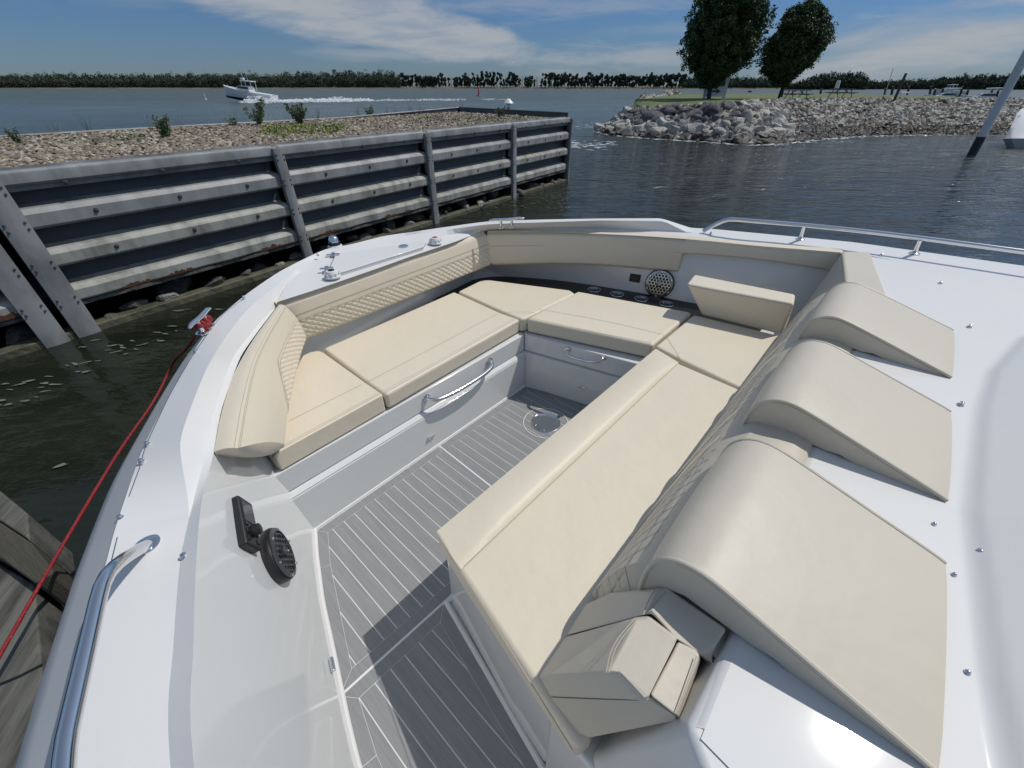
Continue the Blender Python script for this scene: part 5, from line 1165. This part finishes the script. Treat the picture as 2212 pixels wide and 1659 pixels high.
# headrests
HP = [(-1.232, .695), (-1.232, .735), (-1.234, .775), (-1.242, .806), (-1.256, .829), (-1.276, .845), (-1.30, .852), (-1.33, .852), (-1.37, .843), (-1.45, .821), (-1.56, .790), (-1.655, .764), (-1.672, .757)]
HB = [(-1.672, .754), (-1.49, .7545), (-1.46, .762), (-1.43, .757), (-1.40, .759), (-1.31, .765), (-1.275, .750), (-1.252, .70)]
for (u0, u1, lab) in ((-1.105, -.69, 'nearest cream wedge headrest'), (-.485, -.06, 'middle cream wedge headrest'), (.175, .60, 'farthest cream wedge headrest')):
    pr = smoothline(np.array(HP), 34, 2).tolist() + HB
    pr = [tuple(p) for p in pr]; dv_ = 0
    mb = MB(); mb.prism([bw(u0, v, z) for v, z in pr], [bw(u1, v, z) for v, z in pr], vinyld); h = mb.build('headrest', bt, bevel=None, smooth=True, angle=50); h['label'] = lab
    # crowned top skin a touch proud, plus piping at both sides
    top_ = smoothline(np.array(HP), 40, 2); rows = []
    for s in np.linspace(0, 1, 9):
        cr = .006 * math.sin(math.pi * s) ** .5; u = u0 + (u1 - u0) * s
        L_ = []
        tg = np.gradient(top_, axis=0); 
        for (v, z), (tv, tz) in zip(top_, tg):
            l = math.hypot(tv, tz); nv, nz = -tz / l, tv / l
            if nz < 0 and v < -1.26: nv, nz = -nv, -nz
            if v >= -1.26 and nv < 0: nv, nz = -nv, -nz
            L_.append(bw(u, v + nv * (cr + .0015), z + nz * (cr + .0015)))
        rows.append(L_)
    mb = MB(); mb.loft(rows, vinyld); mb.build('padded_top', h, smooth=True, angle=70)
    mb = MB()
    for u in (u0, u1): mb.tube([bw(u, v, z) for v, z in top_], .0048, vinyld, n=8)
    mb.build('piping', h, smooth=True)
    mb = MB(); 
    [mb.tube([bw(u + sg * .0062, v, z - .001) for v, z in top_], .0022, stitch, n=5) for u, sg in ((u0, -1), (u1, 1))] if False else [mb.tube([bw(u0 - .0012, v, z - .0062 if v < -1.27 else z - .002) for v, z in top_[6:]], .0016, stitch, n=5)]; mb.build('stitching', h, fixn=False)

# port wing bolster: facetted pads
def poly3(lst): return np.array([B('S3', x, y, z) for x, y, z in lst])
def facets(name, V_, F_, parent, bev=.012, lab=None, e=(.045, 0, -.06)):
    vs = poly3(V_); n = len(vs); ev = U3 * e[0] + V3 * e[1] + np.array([0, 0, e[2]]); mb = MB()
    cnt = {}
    for f in F_:
        for a, b_ in zip(f, f[1:] + f[:1]): cnt[tuple(sorted((a, b_)))] = cnt.get(tuple(sorted((a, b_))), []) + [(a, b_)]
    edge = [v[0] for v in cnt.values() if len(v) == 1]
    tris = [[f[0], f[i], f[i + 1]] for f in F_ for i in range(1, len(f) - 1)] if False else F_
    mb.add(np.concatenate([vs, vs + ev]), tris + [[b_, a, a + n, b_ + n] for a, b_ in edge] + [[i + n for i in f[::-1]] for f in tris], vinyld)
    o = mb.build(name, parent, smooth=False, fixn=True)
    b2 = o.modifiers.new('bevel', 'BEVEL'); b2.width = bev; b2.segments = 4; b2.limit_method = 'ANGLE'; b2.angle_limit = R(16); b2.harden_normals = True
    for p in o.data.polygons: p.use_smooth = True
    if lab: o['label'] = lab
    return o
wing = facets('wing_bolster', [(350, 802, .465), (475, 600, .465), (640, 525, .60), (930, 497, .745), (1005, 490, .757), (1395, 762, .762), (1325, 870, .752), (1300, 962, .725), (1278, 992, .70), (1215, 935, .735), (1068, 830, .752), (905, 662, .757), (850, 672, .745)],
              [[0, 1, 2, 3, 12], [3, 4, 5, 6, 9, 10, 11, 12], [6, 7, 8, 9]], bt, bev=.02, lab='folded cream bolster at the near end of the backrest')
facets('bolster_block', [(345, 812, .462), (800, 690, .752), (880, 678, .762), (1072, 822, .762), (1055, 860, .757), (890, 1192, .752), (870, 1247, .742), (690, 1052, .757), (610, 1043, .750), (173, 1066, .462), (248, 1200, .462), (820, 1225, .735)],
       [[0, 1, 8, 9], [1, 2, 3, 4, 5, 6, 7, 8], [9, 8, 7, 6, 11, 10]], wing, bev=.016)
facets('bolster_front', [(1075, 838, .746), (1200, 905, .746), (1217, 942, .740), (1062, 1325, .728), (892, 1190, .738), (1045, 900, .746), (1082, 1348, .70), (1224, 965, .71)],
       [[0, 1, 2, 3, 4, 5], [2, 7, 6, 3]], wing, bev=.014)
facets('bolster_base', [(245, 1203, .458), (820, 1228, .728), (893, 1192, .732), (1062, 1328, .722), (1080, 1350, .695), (505, 1467, .458), (430, 1440, .458)], [[0, 1, 2, 3, 4, 5, 6]], wing, bev=.010)
mb = MB()
for l_ in ([(800, 690, .754), (700, 800, .754), (640, 900, .753), (610, 1043, .752)], [(820, 690, .757), (722, 800, .757), (660, 905, .757), (628, 1043, .756)], [(930, 500, .752), (880, 580, .750), (852, 668, .748)], [(1195, 935, .746), (1140, 1100, .741), (1062, 1305, .733)]):
    ribbon(mb, smoothline(poly3(l_), 14, 1), .0018, stitch, up=(-.1, -.1, .98), lift=.002)
mb.build('stitching', wing, fixn=False)

# ------------------------------------------------------------------ metal fittings
def handle(p0, p1, out_, name, drop=.05, r_=.011, parent=fl, sag=.0):
    p0, p1, out_ = np.array(p0), np.array(p1), np.array(out_); d = p1 - p0
    pts = [p0, p0 + out_ * .6 + d * .02, p0 + out_ + d * .10 + [0, 0, -sag], p0 * .5 + p1 * .5 + out_ * 1.15 + [0, 0, -sag * 1.4], p1 + out_ - d * .10 + [0, 0, -sag], p1 + out_ * .6 - d * .02, p1]
    mb = MB(); mb.tube(smoothline(pts, 30, 3), r_, steel, n=12)
    for p in (p0, p1): mb.lathe(p, out_, [(r_ * 1.7, 0), (r_ * 1.7, .004), (r_ * 1.2, .006)], steel, n=14)
    return mb.build(name, parent, smooth=True)
handle(bw(-.722, .016, .318), bw(-.285, .016, .318), aft * .052, 'grab_handle', sag=.012)['label'] = 'long curved chrome handle under the front bench cushion'
hp = [boat(onp('R6', 155, 1045, bw(.06, -.2, .3), np.array([*(-UU * .97 - VV * .23), 0]))), boat(onp('R6', 415, 1100, bw(.06, -.2, .3), np.array([*(-UU * .97 - VV * .23), 0])))]
handle(bw(*hp[0]), bw(*hp[1]), np.array([*(-UU * .97 - VV * .23), 0]) * .04, 'grab_handle', r_=.009, sag=.012, parent=bt)['label'] = 'small curved chrome handle under the cushion by the drink holders'
def catch(p, d, n_, L=.045): 
    mb = MB(); d = np.array(d); n_ = np.array(n_); c_ = np.cross(n_, d); M_ = Matrix([d.tolist(), c_.tolist(), n_.tolist()]).transposed(); mb.box(p, L, .013, .012, steel, rot=M_); o = mb.build('courtesy_light', bt, bevel=.004); return o
catch(bw(-.744, -.008, .092), [*UU, 0], aft); cq = onp('R6', 262, 1312, bw(.06, -.256, .1), np.array([*(-UU * .97 - VV * .23), 0]))
catch(cq, [*(UU * .23 - VV * .97), 0], [*(-UU * .97 - VV * .23), 0])
i_ = int(np.argmin(abs(vv_ + .56))); wn_ = np.cross(wt[i_] - wb[i_], wb[i_ - 3] - wb[i_]); wn_ /= np.linalg.norm(wn_); wn_ = wn_ if wn_ @ np.array([*UU, 0]) > 0 else -wn_
cq = bw(-1.600, -.56, .07); dd_ = (wb[i_ - 3] - wb[i_]) / np.linalg.norm(wb[i_ - 3] - wb[i_]); catch(cq + wn_ * .006, dd_, wn_)
# port wall speaker and remote (find where the sight line meets the wall)
pn = np.array([*(UU * .9317 - VV * .331), .1495]); pn /= np.linalg.norm(pn)
scn = bw(-1.575, -.334, .39)
grille(scn + pn * .030, pn, .081, 'speaker', bt, body=.034, m1=gunmetal)['label'] = 'round black speaker on the near side wall below the remote'
rc = bw(-1.598, -.322, .558) + pn * .012
up_ = np.array([0, 0, 1.0]) - pn * pn[2]; up_ /= np.linalg.norm(up_); al = np.cross(up_, pn)
ang_ = R(38); ya = bw(-1.622, -.397, .543) - bw(-1.571, -.23, .593); ya -= pn * (ya @ pn); ya /= np.linalg.norm(ya); xa = np.cross(ya, pn); M4 = Matrix([xa.tolist(), ya.tolist(), pn.tolist()]).transposed()
if M4.determinant() < 0: xa = -xa; M4 = Matrix([xa.tolist(), ya.tolist(), pn.tolist()]).transposed()
mb = MB(); mb.box(rc, .078, .150, .030, black, rot=M4); rm = mb.build('stereo_remote', bt, bevel=.007); rm['label'] = 'black stereo remote with screen and knob on the near side wall'
mb = MB(); mb.box(rc - ya * .028 + pn * .0155, .060, .062, .002, screen, rot=M4); mb.build('screen', rm, bevel=.0008)
mb = MB(); mb.lathe(rc + ya * .030 + pn * .015, pn, [(.016, 0), (.017, .008), (.015, .020), (.012, .022)], black, n=24); mb.build('knob', rm, smooth=True)
for dx in (-.024, .024):
    for dy in (.012, .034, .056):
        mb = MB(); mb.box(rc + ya * dy + xa * dx + pn * .016, .013, .012, .004, black, rot=M4); mb.build('button', rm, bevel=.0015)
# near grab rail on the gunwale
rp = [('S1', 752, 522, .722), ('S1', 720, 535, .735), ('S1', 630, 590, .772), ('S1', 560, 650, .795), ('S1', 520, 720, .80), ('S1', 490, 850, .80), ('S1', 445, 1050, .80), ('S1', 380, 1330, .80), ('S1', 308, 1659, .80), ('b', -1.985, -1.4, .80), ('b', -2.03, -2.2, .80)]
mb = MB(); L_ = smoothline(cv(rp), 70, 3); mb.tube(L_, .0125, steel, n=20); mb.lathe(B('S1', 752, 522, .716), (0, 0, 1), [(.026, 0), (.026, .004), (.018, .008)], steel, n=20); mb.build('grab_rail', bt, smooth=True)['label'] = 'thick chrome grab rail along the near gunwale'
# far rail with posts
rp = [B('R6', 1128, 192, .762), B('R6', 1200, 150, .80), B('R6', 1290, 108, .845), B('R6', 1340, 103, .852)] + [B('R7', *q, .855) for q in ((0, 130), (430, 163), (900, 212), (1370, 268), (1800, 325), (2212, 380))] + [bw(1.72, -2.6, .855)]
rl_ = mb = MB(); mb.tube(smoothline(rp, 70, 2), .0125, steel, n=14); fr2 = mb.build('bow_rail', bt, smooth=True); fr2['label'] = 'slim chrome rail on posts along the far gunwale'
for (x, y, tx, ty) in ((400, 280, 432, 172), (1325, 395, 1375, 280)):
    mb = MB(); a, b2 = B('R7', x, y, .752), B('R7', tx, ty, .850); mb.tube([a, b2], .010, steel, n=12); mb.lathe(a, (0, 0, 1), [(.026, 0), (.026, .003), (.012, .012)], steel, n=16); mb.build('rail_post', fr2, smooth=True)
# cleats
def cleat(a, b2, z, name='cleat', r_=.009):
    mb = MB(); a, b2 = np.array(a), np.array(b2); d = b2 - a; mb.tube([a - d * .02, a + d * .12 + [0, 0, .004], a + d * .5, b2 - d * .12 + [0, 0, .004], b2 + d * .02], [r_ * .55, r_ * .9, r_ * 1.05, r_ * .9, r_ * .55], steel, n=12)
    for t in (.34, .66):
        p = a + d * t; mb.tube([p, p - [0, 0, .045]], [r_ * .9, r_ * 1.3], steel, n=10)
        mb.lathe(p - [0, 0, .05], (0, 0, 1), [(r_ * 2.6, 0), (r_ * 2.6, .004), (r_ * 1.5, .009)], steel, n=14)
    return mb.build(name, bt, smooth=True)
ca_, cb_ = B('R4', 1228, 1352, .825), B('R4', 1358, 1226, .825)
cleat(ca_, cb_, .82)['label'] = 'chrome cleat on the near bow edge holding the red rope'
cleat(B('R5', 1558, 114, .832), B('R5', 1800, 99, .832), .85)['label'] = 'chrome cleat on the far bow edge'
# bow hatch, hinges, latch, caps, bow light
hz = .762
mb = MB(); hp_ = [B('R5', *q, hz + .006) for q in ((392, 482), (452, 352), (1050, 262), (1096, 276), (1080, 300), (505, 478), (440, 492))]; hb = [p - np.array([0, 0, .02]) for p in hp_]
mb.prism(hp_[::-1], hb[::-1], gel); ht = mb.build('anchor_hatch', bt, bevel=.005)
mb = MB(); ribbon(mb, [p + np.array([0, 0, -.006]) + (p - np.mean(hp_, 0)) * .012 for p in hp_ + hp_[:1]], .004, steeld, lift=.002); mb.build('hatch_gap', ht, fixn=False)
for q in ((385, 457), (432, 358)):
    a, b2 = B('R5', q[0] - 50, q[1] + 5, hz + .012), B('R5', q[0] + 50, q[1] - 6, hz + .012); m_ = (a + b2) / 2; mb = MB(); d = b2 - a; ang = math.atan2(d[1], d[0]); mb.box(m_, np.linalg.norm(d), .016, .006, steel, rz=ang); mb.box(m_, .02, .05, .009, steel, rz=ang); mb.build('hinge', ht, bevel=.002)
p = B('R5', 940, 298, hz + .008); mb = MB(); mb.lathe(p, (0, 0, 1), [(.028, 0), (.028, .003), (.022, .005), (.01, .003)], steel, n=20); mb.build('latch', ht, smooth=True)
for (x, y, mm) in ((1170, 275, redcap), (430, 518, black)):
    p = B('R5', x, y, .757); mb = MB(); mb.lathe(p, (0, 0, 1), [(.040, 0), (.040, .006), (.034, .010), (.032, .022), (.026, .032), (.018, .034)], whitep, n=26)
    for k in range(10): w = k * .628; mb.box(p + [.033 * math.cos(w), .033 * math.sin(w), .014], .008, .006, .018, whitep, rz=w)
    cp_ = mb.build('filler_cap', bt, smooth=True, angle=35); mb = MB(); mb.lathe(p + [0, 0, .0335], (0, 0, 1), [(.017, 0), (.016, .002)], mm, n=16); mb.build('cap_insert', cp_, smooth=True)
p = B('R5', 447, 300, .775); mb = MB(); mb.lathe(p, (0, 0, 1), [(.042, -.01), (.040, .006), (.034, .010)], whitep, n=22); mb.lathe(p + [0, 0, .01], (0, 0, 1), [(.033, 0), (.033, .016), (.030, .018)], black, n=22); mb.lathe(p + [0, 0, .028], (0, 0, 1), [(.028, 0), (.027, .018), (.018, .030), (.004, .034)], steel, n=22); mb.build('bow_light', bt, smooth=True)

# ================================================================== RED MOORING ROPE
cm = (ca_ + cb_) / 2
endp = B('S1', -60, 1190, .20); A_ = cm + [0, 0, -.03]
hl = [B('R4', 1300, 1350, .775), B('R4', 1262, 1410, .70), B('R4', 1200, 1500, .55), B('R8', 25, 425, .36), B('D', 338, 862, .25), B('S7', 985, 575, .28), B('S7', 700, 1050, .26), B('S1', 250, 640, .24), B('S1', 0, 1080, .21), endp]
L_ = smoothline(hl, 160, 2)
mb = MB(); mb.tube(L_, .0058, redrope, n=10)
d = cb_ - ca_; d /= np.linalg.norm(d); w_ = []
for i in range(90):
    t = i / 89; a = t * 2 * math.pi * 3.5; c_ = ca_ + (cb_ - ca_) * (.28 + .5 * t); w_.append(c_ + np.cross(d, [0, 0, 1]) * math.cos(a) * .013 + np.array([0, 0, 1]) * (math.sin(a) * .010 - .024))
mb.tube(w_, .008, redrope, n=8)
w2 = [ca_ + (cb_ - ca_) * (.3 + .45 * (.5 + .5 * math.sin(t))) + np.cross(d, [0, 0, 1]) * .016 * math.cos(t * 2) + np.array([0, 0, -.03 + .006 * math.sin(3 * t)]) for t in np.linspace(0, 6.2, 60)]
mb.tube(w2, .008, redrope, n=8)
setp(mb.build('mooring_rope', smooth=True, loc=cm), 'red braided mooring rope running from the near cleat down to the dock', 'rope')
